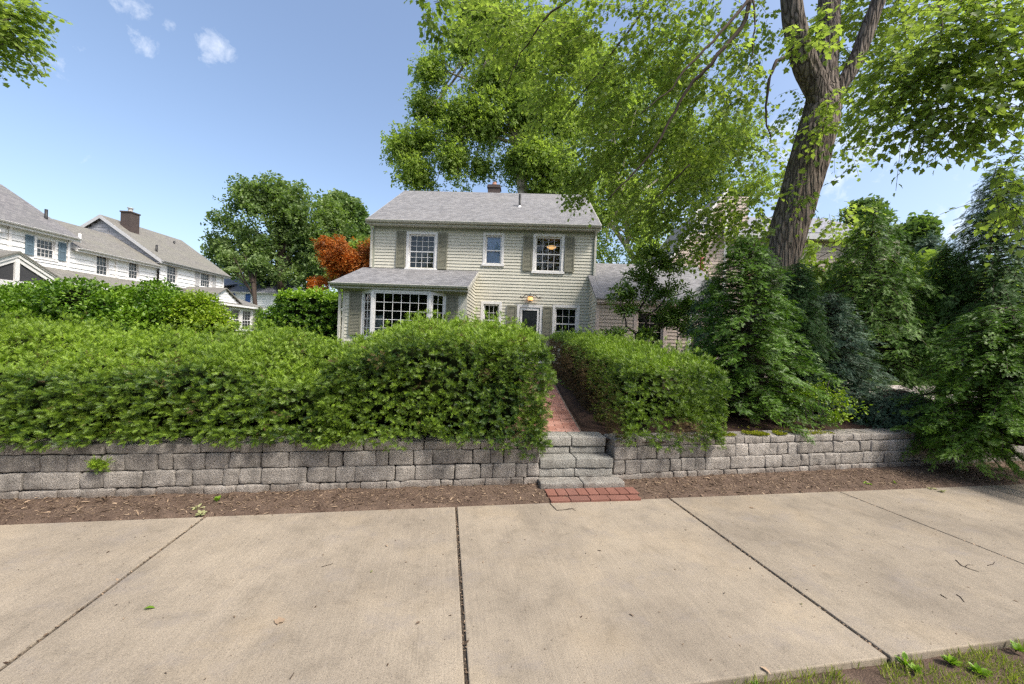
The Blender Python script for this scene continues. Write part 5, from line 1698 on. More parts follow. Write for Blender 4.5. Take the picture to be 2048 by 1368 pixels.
plane_ = tree('plane_tree', 'tall pale-barked plane tree rising behind the chimney of the sage house', SY, 82000, .26, 'plane', base_at(1045, D2, .6), at(1005, 130, D2), .34, bark='pale_bark', gap=.48, gscale=.9, shell=.6, tmpl=T_CLUMP, rag=.9, lit=.35, t0=.62,
              trunkpts=[Vector(base_at(1045, D2, .4)), at(1046, 560, D2), at(1046, 390, D2), at(1038, 290, D2), at(1022, 220, D2), at(1008, 140, D2), at(1000, 60, D2)], r0=.12, subs=4, spread=1.0)
SY2 = [lobe(1200, 440, 26, 50, 45), lobe(1250, 400, 26, 60, 50), lobe(1215, 500, 26, 45, 35), lobe(1290, 450, 26, 50, 60), lobe(1300, 360, 27, 70, 60), lobe(1220, 330, 27, 60, 50), lobe(1390, 330, 28, 70, 60), lobe(1340, 260, 28, 80, 70), lobe(1240, 230, 28, 80, 70), lobe(1460, 280, 28, 60, 60), lobe(1200, 140, 28, 70, 60), lobe(1330, 150, 28, 80, 60), lobe(1420, 400, 29, 50, 40), lobe(1500, 380, 29, 60, 30), lobe(1290, 510, 25, 40, 30)]
tree('plane_tree', 'bright yellow-green tree with a pale slanting trunk behind the right wing of the sage house', SY2, 32000, .32, 'plane', base_at(1300, 26, .6), at(1195, 420, 26), .22, bark='pale_bark', gap=.47, gscale=.8, shell=.6, tmpl=T_CLUMP, rag=.9, lit=.3, t0=.7,
     trunkpts=[Vector(base_at(1330, 26, .4)), at(1290, 560, 26), at(1255, 495, 26), at(1215, 440, 26), at(1180, 400, 26)], r0=.1, subs=3)
tree('deciduous_tree', 'far green tree showing above the pale roof right of the leaning maple trunk', [lobe(1790, 440, 34, 28, 26), lobe(1735, 425, 34, 35, 20), lobe(1820, 470, 34, 30, 30), lobe(1690, 425, 34, 26, 14)], 6000, .7, 'palegreen', base_at(1780, 34, .6), at(1780, 480, 34), .3, gap=.4, gscale=.4)
tree('garden_tree', 'bright leafy tree seen through the hemlocks behind the right-hand bed', [lobe(1640, 560, 15, 70, 60), lobe(1740, 600, 15, 70, 70), lobe(1840, 580, 15, 70, 60), lobe(1940, 620, 15, 80, 70), lobe(1700, 690, 15, 80, 50), lobe(1830, 690, 15, 80, 40), lobe(2040, 600, 15, 80, 70), lobe(1690, 505, 14.5, 52, 34), lobe(1640, 500, 14.5, 30, 30)], 15000, .38, 'plane', base_at(1800, 15, .6), at(1800, 560, 15), .2, gap=.40, gscale=.6, lit=.4, t0=.6, tmpl=T_CLUMP, rag=.3)

# ================================================================== THE BIG STREET MAPLE
rnd.seed(33)
mp = empty('maple_tree', (4.45, 7.3, .45)); tag(mp, 'large leaning maple with furrowed grey-brown trunk and overhanging leafy crown', 'tree')


def bark_tube(mb, pts, rad, seg=72, step=.05, amp=.03, flare=0.0):
    """trunk with vertical furrows modelled into it"""
    P = [Vector(p) for p in pts]
    # catmull-rom resample
    out = []; rr = []
    for i in range(len(P) - 1):
        p0 = P[max(i - 1, 0)]; p1 = P[i]; p2 = P[i + 1]; p3 = P[min(i + 2, len(P) - 1)]
        n = max(2, int((p2 - p1).length / step))
        for k in range(n):
            t = k / n
            out.append(0.5 * ((2 * p1) + (p2 - p0) * t + (2 * p0 - 5 * p1 + 4 * p2 - p3) * t * t + (3 * p1 - p0 - 3 * p2 + p3) * t ** 3))
            rr.append(rad[i] + (rad[i + 1] - rad[i]) * t)
    out.append(P[-1]); rr.append(rad[-1])
    n0 = len(mb.v); dist = 0
    ref = Vector((1, 0.1, 0))
    for i, p in enumerate(out):
        if i: dist += (p - out[i - 1]).length
        t = (out[min(i + 1, len(out) - 1)] - out[max(i - 1, 0)]).normalized()
        s = (ref - t * ref.dot(t)).normalized(); w = t.cross(s); ref = s
        for k in range(seg):
            a = 2 * PI * k / seg
            r = rr[i]
            ca, sa = math.cos(a), math.sin(a)
            fur = abs(mn.noise(Vector((ca * 4.2 * r / .3, sa * 4.2 * r / .3, dist * 1.1 + 3 * mn.noise(Vector((ca * 2, sa * 2, dist * .8))) * .25))))
            fur2 = abs(mn.noise(Vector((ca * 10 * r / .3, sa * 10 * r / .3, dist * 2.4 + 7))))
            big = mn.noise(Vector((ca * 1.1, sa * 1.1, dist * .6 + 20)))
            rad_ = r * (1 + .09 * big) + amp * (min(fur * 2.6, 1) - .55) + amp * .5 * (min(fur2 * 2.6, 1) - .5)
            mb.v.append(tuple(p + (s * ca + w * sa) * rad_))
    for i in range(len(out) - 1):
        for k in range(seg):
            a = n0 + i * seg + k; b = n0 + i * seg + (k + 1) % seg
            mb.f.append((a, b, b + seg, a + seg))


tb = MB()
bark_tube(tb, [(4.22, 7.2, .35), (4.32, 7.2, .8), (4.60, 7.15, 1.8), (4.94, 7.1, 3.1), (5.33, 7.05, 4.7), (5.49, 7.0, 5.5), at(1643, 215, 7.05), at(1645, 165, 7.1), at(1649, 100, 7.2), at(1655, 0, 7.4), at(1665, -170, 7.8)],
          [.50, .38, .335, .32, .305, .295, .285, .215, .18, .165, .14], 84, .045, .024)
bark_tube(tb, [at(1640, 225, 7.0), at(1628, 175, 6.95), at(1610, 135, 6.9), at(1596, 90, 6.85), at(1584, 40, 6.8), at(1578, -20, 6.75), at(1560, -150, 6.6)], [.15, .19, .19, .175, .165, .16, .13], 60, .05, .016)
bark_tube(tb, [at(1655, 225, 7.0), at(1676, 180, 6.95), at(1700, 140, 6.9), at(1722, 90, 6.85), at(1740, 40, 6.8), at(1756, -5, 6.75), at(1790, -120, 6.6)], [.09, .115, .12, .118, .115, .11, .09], 54, .05, .012)
wparent(tb.build('trunk', M['bark'], None, True), mp)
lb = MB()
def br(pts, r):
    P = [at(*p) for p in pts]
    q = []
    for a, b in zip(P[:-1], P[1:]): q += [a.lerp(b, t / 4) + Vector((rnd.gauss(0, .012), 0, rnd.gauss(0, .012))) for t in range(4)]
    q.append(P[-1])
    lb.tube(q, [r * (1 - .8 * i / (len(q) - 1)) for i in range(len(q))], 8)
br([(1560, -160, 6.8), (1510, -20, 6.6), (1480, 60, 6.5), (1420, 130, 6.5), (1375, 175, 6.6), (1340, 240, 6.7), (1300, 310, 6.8), (1255, 360, 6.9), (1215, 400, 7)], .045)
br([(1505, -10, 6.6), (1440, 70, 6.4), (1380, 130, 6.3), (1330, 190, 6.3), (1280, 230, 6.3)], .03)
br([(1578, 108, 6.9), (1545, 130, 6.7), (1533, 190, 6.6), (1528, 240, 6.6), (1540, 285, 6.6)], .035)
br([(1505, 0, 6.5), (1508, 60, 6.4), (1500, 120, 6.4), (1470, 180, 6.4)], .016)
br([(1400, -150, 7.2), (1330, -40, 7.4), (1260, 60, 7.6), (1180, 170, 7.8), (1120, 240, 7.9)], .035)
br([(1330, -120, 7), (1200, -40, 7.2), (1100, 30, 7.3), (1040, 110, 7.5), (1010, 180, 7.6)], .03)
br([(1250, -200, 6.5), (1080, -90, 6.4), (930, -20, 6.3), (870, 10, 6.2)], .022)
br([(1380, 330, 7.2), (1330, 380, 7.4), (1290, 420, 7.6), (1270, 470, 7.8)], .014)
br([(1760, -150, 6.3), (1860, -60, 5.8), (1880, 60, 5.4), (1876, 110, 5.3)], .03)
br([(1876, 110, 5.3), (1800, 200, 5.3), (1740, 260, 5.3)], .012)
br([(1860, -60, 5.7), (1960, 60, 5.2), (2030, 140, 5), (2090, 200, 5)], .025)
br([(1960, 60, 5.2), (1900, 150, 5.2), (1870, 220, 5.2)], .012)
br([(1690, 300, 6.6), (1740, 290, 5.9), (1820, 270, 5.6)], .01)
for (a, b) in (((4.7, 6.6, 9.6), at(1560, -160, 6.8)), ((4.7, 6.6, 9.6), at(1400, -150, 7.2)), ((4.7, 6.6, 9.6), at(1330, -120, 7)), ((4.7, 6.6, 9.6), at(1250, -200, 6.5)), ((7.1, 6.6, 9.8), at(1760, -150, 6.3))):
    q = bez(a, b, .15, 7, .02); lb.tube(q, [.09, .08, .07, .06, .055, .05, .045], 8)
for t_ in ((5.8, 7.4, 12.6), (4.6, 7.8, 12.0), (8.6, 8.5, 11.8)):
    q = bez((5.7, 7.2, 10.0), t_, .3, 8, .03); lb.tube(q, [.14 * (1 - .1 * i) for i in range(8)], 8)
wparent(lb.build('branches', M['twig'], None, True), mp)

ML = [lobe(1000, 60, 8.0, 85, 60, 1), lobe(1100, 60, 8.0, 110, 80, 1.2), lobe(1230, 60, 7.6, 120, 90, 1.2), lobe(1370, 60, 7.2, 110, 90, 1.1), lobe(1140, 180, 8.2, 100, 80, 1.2), lobe(1270, 190, 7.9, 120, 90, 1.3), lobe(1400, 170, 7.4, 90, 80, 1),
      lobe(1210, 300, 8.4, 90, 70, 1.2), lobe(1330, 310, 8.2, 95, 80, 1.2), lobe(1430, 290, 7.8, 75, 75, 1), lobe(1190, 372, 8.6, 50, 34, .8), lobe(1390, 410, 8.2, 75, 60, 1), lobe(1300, 420, 8.6, 65, 50, 1), lobe(1480, 420, 7.8, 60, 45, .8), lobe(1350, 480, 8.5, 60, 40, .8), lobe(1425, 480, 8.1, 50, 34, .7),
      lobe(1490, 80, 8.4, 60, 80, .5), lobe(1535, 330, 8.4, 40, 50, .4), lobe(1535, 440, 6.4, 26, 16, .2), lobe(1500, 210, 8.4, 50, 60, .4), lobe(1650, 60, 9, 60, 60, .5), lobe(1620, 210, 9, 60, 40, .4), lobe(1725, 90, 8.8, 70, 75, .9), lobe(1745, 195, 8.8, 62, 52, .8), lobe(1705, 285, 8.8, 40, 28, .6), lobe(1830, 40, 8.8, 80, 60, .9), lobe(1670, 432, 8.0, 44, 26, .5)]
spray_crown(mp, ML, 4000, 8, .44, .084, T_MAPLES, M['maple'], gap=.47, gscale=3.2, droop=.4, src=(5.3, 7, 9), t0=.55, stint=.12)
MR = [lobe(1760, 215, 5.6, 34, 40, .4), lobe(1800, 130, 5.4, 60, 60, .6), lobe(1880, 60, 5.2, 90, 60, .7), lobe(1970, 110, 5.0, 90, 70, .8), lobe(1860, 190, 5.2, 70, 40, .5), lobe(1790, 248, 5.3, 50, 22, .3), lobe(1980, 215, 4.9, 80, 45, .6), lobe(2050, 170, 4.9, 60, 90, .7), lobe(1900, 240, 5.1, 60, 18, .3),
      lobe(1735, 318, 5.5, 30, 14, .2), lobe(1790, 285, 5.4, 34, 10, .2), lobe(2040, 310, 4.8, 36, 34, .4), lobe(2005, 372, 4.8, 40, 20, .3), lobe(2045, 400, 4.8, 40, 40, .4), lobe(1740, 40, 8, 60, 50, .5), lobe(2030, 20, 5, 80, 50, .7), lobe(1598, 395, 6.3, 14, 8, .1), lobe(1665, 195, 6.3, 12, 14, .1), lobe(1640, 250, 6.3, 12, 8, .1), lobe(1640, 60, 6.3, 8, 20, .1)]
spray_crown(mp, MR, 960, 7, .50, .088, T_MAPLE, M['maple'], gap=.45, gscale=1.6, droop=.3, src=(6.5, 7, 9), t0=.55, stint=.12, tiltn=.45)
spray_crown(mp, [lobe(1612, 70, 6.2, 26, 40, .15), lobe(1665, 40, 6.3, 22, 40, .15), lobe(1600, 388, 6.2, 30, 14, .15), lobe(1655, 200, 6.3, 20, 22, .12), lobe(1640, 250, 6.3, 18, 12, .12)], 46, 7, .3, .088, T_MAPLE, M['maple'], gap=.1, droop=.5, t0=.6)
spray_crown(mp, [lobe(862, 8, 6.2, 20, 22, .2), lobe(880, 48, 6.2, 10, 12, .1)], 34, 6, .25, .09, T_MAPLE, M['maple'], gap=.1, droop=.5, t0=.3)
MT = [(Vector((5.8, 7.4, 12.2)), 2.2, 1.8, 1.2), (Vector((8.6, 8.5, 11.8)), 2.0, 2.0, 1.2)]
crown(mp, MT, 3500, .34, T_CLUMPS, M['maple'], .34, .5, name='upper_crown')

# ================================================================== SMALL TREE WITH TWISTED STEM, CONIFERS, RIGHT SHRUBS
rd = empty('rhododendron', base_at(1290, 8.8, .55)); tag(rd, 'leathery-leaved small tree with a twisted dark stem in front of the right wing', 'small tree')
RL = [lobe(1290, 560, 8.8, 50, 30, .5), lobe(1330, 530, 8.9, 40, 26, .4), lobe(1245, 590, 8.7, 40, 26, .4), lobe(1330, 590, 8.8, 50, 30, .5), lobe(1345, 640, 8.8, 40, 30, .4), lobe(1260, 620, 8.8, 34, 16, .35), lobe(1370, 660, 8.8, 26, 18, .3), lobe(1300, 510, 9, 22, 14, .3), lobe(1375, 610, 8.7, 28, 24, .3), lobe(1230, 665, 8.6, 28, 10, .3), lobe(1290, 665, 8.6, 20, 10, .2)]
crown(rd, RL, 1500, .14, T_RHODO, M['rhodo'], .42, 3.2, .5, .6, .0, 'crown', .12, .6, .06)
rb = MB()
for pts, r in (([(1284, 700, 8.8), (1272, 668, 8.75), (1296, 650, 8.8), (1278, 622, 8.8), (1290, 600, 8.8), (1300, 560, 8.9)], .045), ([(1272, 668, 8.75), (1252, 652, 8.7), (1248, 630, 8.7), (1240, 600, 8.7)], .025), ([(1278, 640, 8.8), (1310, 620, 8.8), (1335, 590, 8.8), (1340, 540, 8.9)], .025),
               ([(1296, 650, 8.8), (1320, 648, 8.7), (1345, 640, 8.8)], .018), ([(1284, 700, 8.8), (1255, 680, 8.6), (1232, 668, 8.6)], .018), ([(1351, 712, 8.8), (1352, 690, 8.8), (1360, 665, 8.8)], .012)):
    P = [at(*p) for p in pts]
    if pts[0][1] >= 700: P[0] = Vector((P[0].x, P[0].y, .45))
    q = []
    for a, b in zip(P[:-1], P[1:]): q += [a.lerp(b, t / 3) for t in range(3)]
    q.append(P[-1]); q = [v + Vector((rnd.gauss(0, .012), rnd.gauss(0, .012), 0)) for v in q]
    rb.tube(q, [r * (1 - .6 * i / (len(q) - 1)) for i in range(len(q))], 8)
wparent(rb.build('trunk', M['twig'], None, True), rd)


def by_px(px, d, z): q = at(px, 684, d); return (q.x, q.y, z)


conifer('yew_tree', by_px(1492, 5.75, .5), 2.75, 1.02, 'mid-green cone-shaped yew with layered sprays behind the right retaining wall', M['yew_deep'], nb=230, frond=0.15, per=34, droop=.10, rise=.22, bottom=.03, power=.62, trunk_r=.05, t0=.40, lean=(-.05, 0), sagtip=.12)
conifer('fir_tree', by_px(1420, 7.4, .5), 2.45, .62, 'small dark fir showing its top left of the cone-shaped yew', M['spruce'], nb=120, frond=0.155, per=19, droop=.2, rise=.5, bottom=.3, power=.6, t0=.35)
conifer('spruce_tree', by_px(1660, 6.5, .5), 2.05, .95, 'dusky blue-green spruce between the cone-shaped yew and the hemlocks', M['spruce'], nb=230, frond=0.149, per=25, droop=.12, rise=.25, bottom=.05, power=.75, t0=.42, sagtip=.1)
conifer('hemlock_tree', by_px(1590, 6.4, .5), 2.55, .8, 'dark hemlock standing against the base of the leaning maple trunk', M['darkhem'], nb=190, frond=0.174, per=23, droop=.42, rise=.3, bottom=.15, power=.78, t0=.5)
conifer('hemlock_tree', by_px(1735, 7.6, .5), 3.95, 2.0, 'feathery hemlock with long drooping boughs and a thin pointed top, right of the maple trunk', M['hemlock'], nb=200, frond=0.223, per=34, droop=.42, rise=.30, bottom=.15, power=.78, t0=.5, sagtip=.55, clus=7)
conifer('hemlock_tree', by_px(1985, 6.6, .5), 4.4, 1.35, 'tallest dark hemlock at the right edge of the view', M['darkhem'], nb=230, frond=0.186, per=32, droop=.42, rise=.35, bottom=.2, power=.78, t0=.5, sagtip=.35)
conifer('hemlock_tree', by_px(1885, 7.2, .5), 3.2, 1.15, 'hemlock with bare lower limbs between the two tall hemlocks', M['hemlock'], nb=170, frond=0.186, per=25, droop=.42, rise=.35, bottom=.35, power=.78, t0=.45, sagtip=.55, clus=7)
conifer('spruce_tree', by_px(1850, 22, .6), 8.0, 2.1, 'distant cone-shaped spruce standing clear against the sky on the right', M['spruce'], nb=260, frond=0.465, per=19, droop=.3, rise=.5, bottom=.3, power=.75, t0=.45, trunk_r=.15)
# yew spilling over the end of the wall
conifer('yew_shrub', by_px(2010, 4.8, .48), 1.72, .98, 'spreading dark yew shrub spilling over the right end of the retaining wall', M['yew_deep'], nb=330, frond=0.124, per=25, droop=.15, rise=.15, bottom=.0, power=.4, t0=.45, cat='shrub', sagtip=.15, trunk_r=.04)
conifer('yew_shrub', (5.92, 4.95, .46), .42, .52, 'low yew boughs hanging down the wall face at the far right', M['yew_deep'], nb=120, frond=0.105, per=25, droop=.55, rise=.05, bottom=.0, power=.3, t0=.5, cat='shrub', sagtip=.4, trunk_r=.03)
conifer('yew_shrub', by_px(1800, 5.7, .46), .55, .75, 'low dark spreading yew in front of the pale sunlit ground', M['spruce'], nb=90, frond=0.124, per=21, droop=.4, rise=.25, bottom=.0, power=.3, t0=.5, cat='shrub', trunk_r=.03)
# small bright shrub with thin stems
sh = empty('holly_shrub', by_px(1636, 5.25, .5)); tag(sh, 'small bright green shrub with thin pale stems at the back of the wall', 'shrub')
SL = [lobe(1628, 782, 5.25, 34, 22, .2), lobe(1665, 795, 5.2, 34, 20, .2), lobe(1600, 790, 5.3, 26, 20, .2), lobe(1700, 815, 5.2, 36, 22, .22), lobe(1670, 832, 5.1, 30, 14, .2), lobe(1655, 765, 5.3, 16, 12, .12)]
crown(sh, SL, 2300, .040, T_OVAL, M['limeleaf'], .47, 7, .5, .6, .0, 'foliage', .12, .4, .07)
sb = MB()
for l in SL + SL[:3]:
    c = l[0]; b0 = Vector(sh.location) + Vector((rnd.uniform(-.05, .05), rnd.uniform(-.05, .05), 0))
    sb.tube(bez(b0, c + Vector((rnd.uniform(-.08, .08), 0, .04)), .02, 7, .05), [.008, .007, .006, .005, .004, .003, .002], 5)
wparent(sb.build('stems', M['greytwig'], None, True), sh)

# ground cover inside the right bed
gc = Leaves()
n = 2600
a = rng.uniform(2.5, 11, n); b = rng.uniform(4.55, 8.5, n)
P = frv(np.stack([a, b], -1), np.array([bedz(x, y) for x, y in zip(a, b)]) + rng.uniform(0, .05, n))
g = vnoise(P, 2.0); kk = g > .55
gc.add(P[kk], rand_dir(kk.sum()) + np.array([0, 0, .8]), np.array([0, 0, 1.]) + rand_dir(kk.sum()) * .6, rng.uniform(.04, .09, kk.sum()), rng.uniform(.1, .7, kk.sum()))
tag(gc.build('ground_cover', T_OVAL, M['bushleaf']), kind='stuff')
# moss on the wall cap
ms = Leaves(); n = 5200
a = np.clip(rng.normal(4.02, .40, n), 3.2, 5.0)
bw_ = 3.88 + (a - 1.9) * math.tan(R(2.45))
b = bw_ + .03 + np.abs(rng.normal(0, .10, n)) * 1.1
P = frv(np.stack([a, b], -1), .488 + rng.uniform(0, .010, n) + np.where(b - bw_ > .27, .015, 0))
kk = vnoise(P * np.array([1, 1, 0]), 7) > .42
ms.add(P[kk], rand_dir(kk.sum()) * .6 + np.array([0, 0, 1.]), rand_dir(kk.sum()), rng.uniform(.010, .022, kk.sum()), rng.uniform(.2, 1, kk.sum()))
tag(ms.build('moss', T_CLUMP, M['moss']), kind='stuff')

# ================================================================== LITTER, WEEDS, GRASS
lt = Leaves(); n = 26000
a = rng.uniform(-6.9, 9, n); b = 3.46 + rng.random(n) ** .8 * .52
z = np.array([soilz(x, y) for x, y in zip(a, b)])
P = frv(np.stack([a, b], -1), z + .003)
lt.add(P, rand_dir(n) * np.array([1, 1, .15]), np.array([0, 0, 1.]) + rand_dir(n) * .35, rng.gamma(2.0, .0075, n) + .004, rng.beta(1.2, 1.9, n))
n = 1500
a = rng.uniform(-6.9, 9, n); b = 3.47 + rng.random(n) * .45
z = np.array([soilz(x, y) for x, y in zip(a, b)]); P = frv(np.stack([a, b], -1), z + .006)
kk = vnoise(P, 3) > .42
lt.add(P[kk], (rand_dir(n) * np.array([1, 1, .2]))[kk], (np.array([0, 0, 1.]) + rand_dir(n) * .5)[kk], rng.uniform(.02, .065, n)[kk], rng.beta(1.4, 2.2, n)[kk])
tag(lt.build('soil_litter', t_oval(.13, .05), M['litter']), kind='stuff')
# crumbs on the pavement and in the verge
lt = Leaves(); n = 1500
a = rng.uniform(-7, 8, n); b = 1.56 + rng.random(n) * 1.9
P = frv(np.stack([a, b], -1), np.full(n, .0035))
lt.add(P, rand_dir(n) * np.array([1, 1, .1]), np.array([0, 0, 1.]) + rand_dir(n) * .3, rng.gamma(1.6, .0045, n) + .002, rng.beta(1, 2.4, n))
n = 6000
a = rng.uniform(-2, 9, n); b = rng.uniform(-.3, 1.56, n)
P = frv(np.stack([a, b], -1), np.full(n, -.018))
lt.add(P, rand_dir(n) * np.array([1, 1, .15]), np.array([0, 0, 1.]) + rand_dir(n) * .35, rng.gamma(2.0, .005, n) + .003, rng.beta(1.3, 2.4, n))
tag(lt.build('pavement_litter', t_oval(.16, .05), M['litter']), kind='stuff')
# dark seed and bark bits along the joints
lt = Leaves(); n = 2600
ja = rng.choice(JT[9:18], n) + rng.normal(0, .008, n); b = rng.uniform(1.55, 3.46, n)
P = frv(np.stack([ja, b], -1), np.full(n, -.004))
lt.add(P, rand_dir(n) * np.array([1, 1, .2]), np.array([0, 0, 1.]) + rand_dir(n) * .4, rng.gamma(2, .004, n) + .003, rng.beta(1.5, 2, n))
tag(lt.build('joint_litter', t_oval(.2, .05), M['litter']), kind='stuff')
# grass tufts of the verge
gr = Leaves(); n = 70000
a = rng.uniform(0.9, 7, n); b = rng.uniform(.1, 1.56, n)
P = frv(np.stack([a, b], -1), np.full(n, -.03))
dens = vnoise(P * np.array([1, 1, 0]) + 40, 4.0) * .55 + vnoise(P * np.array([1, 1, 0]) + 9, 10) * .45
kk = (dens > .50 - .06 * (a - 1.5)) & (b < 1.53)
m = kk.sum()
gr.add(P[kk], nrm(rand_dir(m) * .55 + np.array([0, 0, 1.])), rand_dir(m), rng.uniform(.022, .06, m), rng.uniform(.15, 1, m) * .9)
tag(gr.build('grass', ([(-.035, 0, 0), (.035, 0, 0), (.02, .6, .06), (0, 1, .18)], [(0, 1, 2), (0, 2, 3)]), M['grass']), kind='stuff')
gr = Leaves(); n = 60000
a = rng.uniform(-18, 1.0, n); b = 6.3 + rng.random(n) * 8
P = frv(np.stack([a, b], -1), yard_z(9) + 0 * a - .06 + .15 * 0); P[:, 2] = np.interp(b, np.linspace(4, 15, 40), [yard_z(y) for y in np.linspace(4, 15, 40)])
gr.add(P, nrm(rand_dir(n) * .5 + np.array([0, 0, 1.])), rand_dir(n), rng.uniform(.04, .09, n), rng.uniform(.2, .9, n))
tag(gr.build('grass', ([(-.06, 0, 0), (.06, 0, 0), (0, 1, .1)], [(0, 1, 2)]), M['grass']), kind='stuff')


def weed(label, a, b, z, n=9, s=.05, mat='bushleaf', name='weed', spread=.6, t=.7):
    s *= .72; n = int(n * 1.5)
    p = fr(a, b, z); root = empty(name, p); tag(root, label, 'weed')
    L = Leaves()
    d = rand_dir(n) * np.array([1, 1, .3]) + np.array([0, 0, spread])
    c = np.array(p)[None] + d * rng.uniform(.004, s * .5, (n, 1))
    c[:, 2] = np.maximum(c[:, 2], z + .004)
    L.add(c, d, np.array([0, 0, 1.]) + rand_dir(n) * .3, s * rng.uniform(.6, 1.1, n), t + rng.normal(0, .12, n))
    L.build('leaves', t_oval(.3, .08), M[mat], root)
    mb = MB()
    for i in range(min(n, 6)): mb.tube([p + Vector((0, 0, -.01)), p.lerp(Vector(c[i]), .6) + Vector((0, 0, .004)), Vector(c[i])], [.0018, .0014, .001], 4)
    wparent(mb.build('stems', M['bushleaf'], None, True), root)
    return root


def px_fr(px, py, z=0.0):
    q1 = at(px, py, 1.0); v = CAM_H - q1.z
    d = (CAM_H - z) / v; q = at(px, py, d)
    return inv_fr(q.x, q.y)


for (px, py, lab, n, s) in ((1795, 1322, 'broad-leaved weed at the corner of the grass by the pavement joint', 8, .07), (1905, 1330, 'low clump of pale round-leaved clover in the grass verge', 30, .045), (1960, 1350, 'leafy weed at the bottom edge of the verge, right of the clover', 22, .05),
                            (2030, 1300, 'grassy weed at the far right of the verge', 16, .05), (1500, 1362, 'tiny weed at the pavement edge, lower middle of the verge', 6, .035), (1835, 1348, 'creeping weed between the corner weed and the clover', 18, .04)):
    a, b = px_fr(px, py, -.02); b = min(b, 1.50)
    weed(lab, a, b, -.02, n, s)
a, b = px_fr(432, 1005, .02); weed('upright green weed in the soil near the left pavement joint', a, b, .02, 16, .05, spread=1.4)
a, b = px_fr(395, 1018, .01); weed('wilted pale weed lying at the end of the left pavement joint', a, b, .012, 12, .06, 'wilted', spread=.2, t=.8)
a, b = px_fr(400, 1030, .01); weed('limp leafy sprig touching the pavement edge by the left joint', a, b, .008, 9, .055, 'wilted', spread=.25, t=.7)
a, b = px_fr(1865, 978, 0); weed('wilted leaf cluster lying on the right part of the pavement', a, b, .004, 7, .06, 'wilted', 'fallen_sprig', .1, .9)
a, b = px_fr(1885, 984, 0); weed('second wilted leaf cluster lying nearer the yew shrub on the pavement', a, b, .004, 6, .055, 'wilted', 'fallen_sprig', .1, .8)
a, b = px_fr(1735, 967, .02); weed('small green leaves on the soil strip below the right wall', a, b, .02, 5, .06, spread=.1)
a, b = px_fr(1790, 967, .02); weed('small leaf pair on the soil just right of the green leaves below the wall', a, b, .02, 3, .05, spread=.1)
a, b = px_fr(950, 972, .03); weed('tiny sprout at the foot of the wall near the stone steps', a, b, .03, 5, .025, spread=1)
# tuft growing out of the wall face
q = fr(-2.97 + .02, 3.865, .33); wt_ = empty('weed', q); tag(wt_, 'feathery green tuft growing from the face of the left wall', 'weed')
L = Leaves(); n = 170
d = nrm(rand_dir(n) + np.array([.1, -.7, .1])); L.add(np.array(q)[None] + d * rng.uniform(0, .03, (n, 1)) + rng.normal(0, 1, (n, 3)) * np.array([.035, 0.002, .012]), d, rand_dir(n), rng.uniform(.03, .06, n), rng.uniform(.3, .9, n))
L.build('leaves', T_YEW, M['yew'], wt_)

# single leaves and twigs lying on the pavement
def leaf_obj(label, px, py, size, ang, mat='wilted', t=.6, tm=None, curl=0):
    a, b = px_fr(px, py, 0); p = fr(a, b, .004); root_l = Leaves()
    d = np.array([[math.cos(ang), math.sin(ang), .05]]); root_l.add(np.array([tuple(p)]), d, np.array([[.1, .1, 1.]]), size, t)
    o = root_l.build('fallen_leaf', tm or t_oval(.22, .12), M[mat]); tag(o, label, 'leaf'); return o


leaf_obj('narrow green leaf lying on the pavement slab at lower left', 284, 1221, .055, .2, 'bushleaf', .5)
leaf_obj('curled tan leaf lying in the middle of the left centre slab', 548, 1250, .05, .9, 'litter', .7, T_MAPLES)
leaf_obj('small green-brown leaf standing near the middle joint of the pavement', 740, 1148, .028, 1.4, 'wilted', .3)
leaf_obj('pale curled leaf near the top of the left centre slab', 774, 1095, .03, 2.4, 'litter', .9)
leaf_obj('brown curled leaf below the middle of the left centre slab', 830, 1252, .03, .7, 'litter', .25)
leaf_obj('small pale leaf right of the middle joint near the steps', 1084, 1065, .02, .1, 'litter', 1.0)
leaf_obj('pale grey leaf on the slab right of the steps', 1510, 1018, .05, 2.9, 'litter', .85)
leaf_obj('pale folded leaf on the pavement at the lower edge near the grass', 1522, 1337, .05, -1.0, 'litter', 1.0)
leaf_obj('pale leaf on the soil edge at far left', 240, 1034, .05, .1, 'litter', .9)
leaf_obj('small dark leaf on the slab left of the joint nearest the verge', 1606, 1213, .02, 1.2, 'wilted', .1)


def twig_obj(label, pts, r):
    P = [fr(*px_fr(x, y, 0), r + .001) for x, y in pts]
    mb = MB(); q = []
    for a, b in zip(P[:-1], P[1:]): q += [a.lerp(b, t / 4) for t in range(4)]
    q.append(P[-1])
    mb.tube(q, [r * (1 - .5 * i / (len(q) - 1)) for i in range(len(q))], 6)
    k = len(q) // 2
    if len(pts) > 3: mb.tube([q[k], q[k] + Vector((.05, .03, .002)), q[k] + Vector((.10, .03, .001))], [r * .7, r * .5, r * .3], 5)
    o = mb.build('fallen_twig', M['twig'], None, True); tag(o, label, 'twig'); return o


twig_obj('forked dark twig on the pavement in front of the brick landing', [(1100, 1008), (1114, 1022), (1130, 1021), (1145, 1019), (1152, 1023)], .003)
twig_obj('long thin curved twig on the right part of the pavement', [(1914, 1122), (1925, 1133), (1942, 1140), (1960, 1146)], .003)
twig_obj('short straight twig right of the rightmost joint', [(1884, 1192), (1897, 1200)], .003)
twig_obj('short bent twig beside the short straight one', [(1916, 1192), (1924, 1197), (1932, 1207)], .003)
twig_obj('tiny hooked twig above the two short ones', [(1978, 1133), (1990, 1130), (1992, 1126)], .0025)
twig_obj('dark twig near the bottom edge left of the middle joint', [(578, 1362), (586, 1350)], .003)
twig_obj('thin pale twig above the curled tan leaf', [(642, 1136), (665, 1129)], .0018)

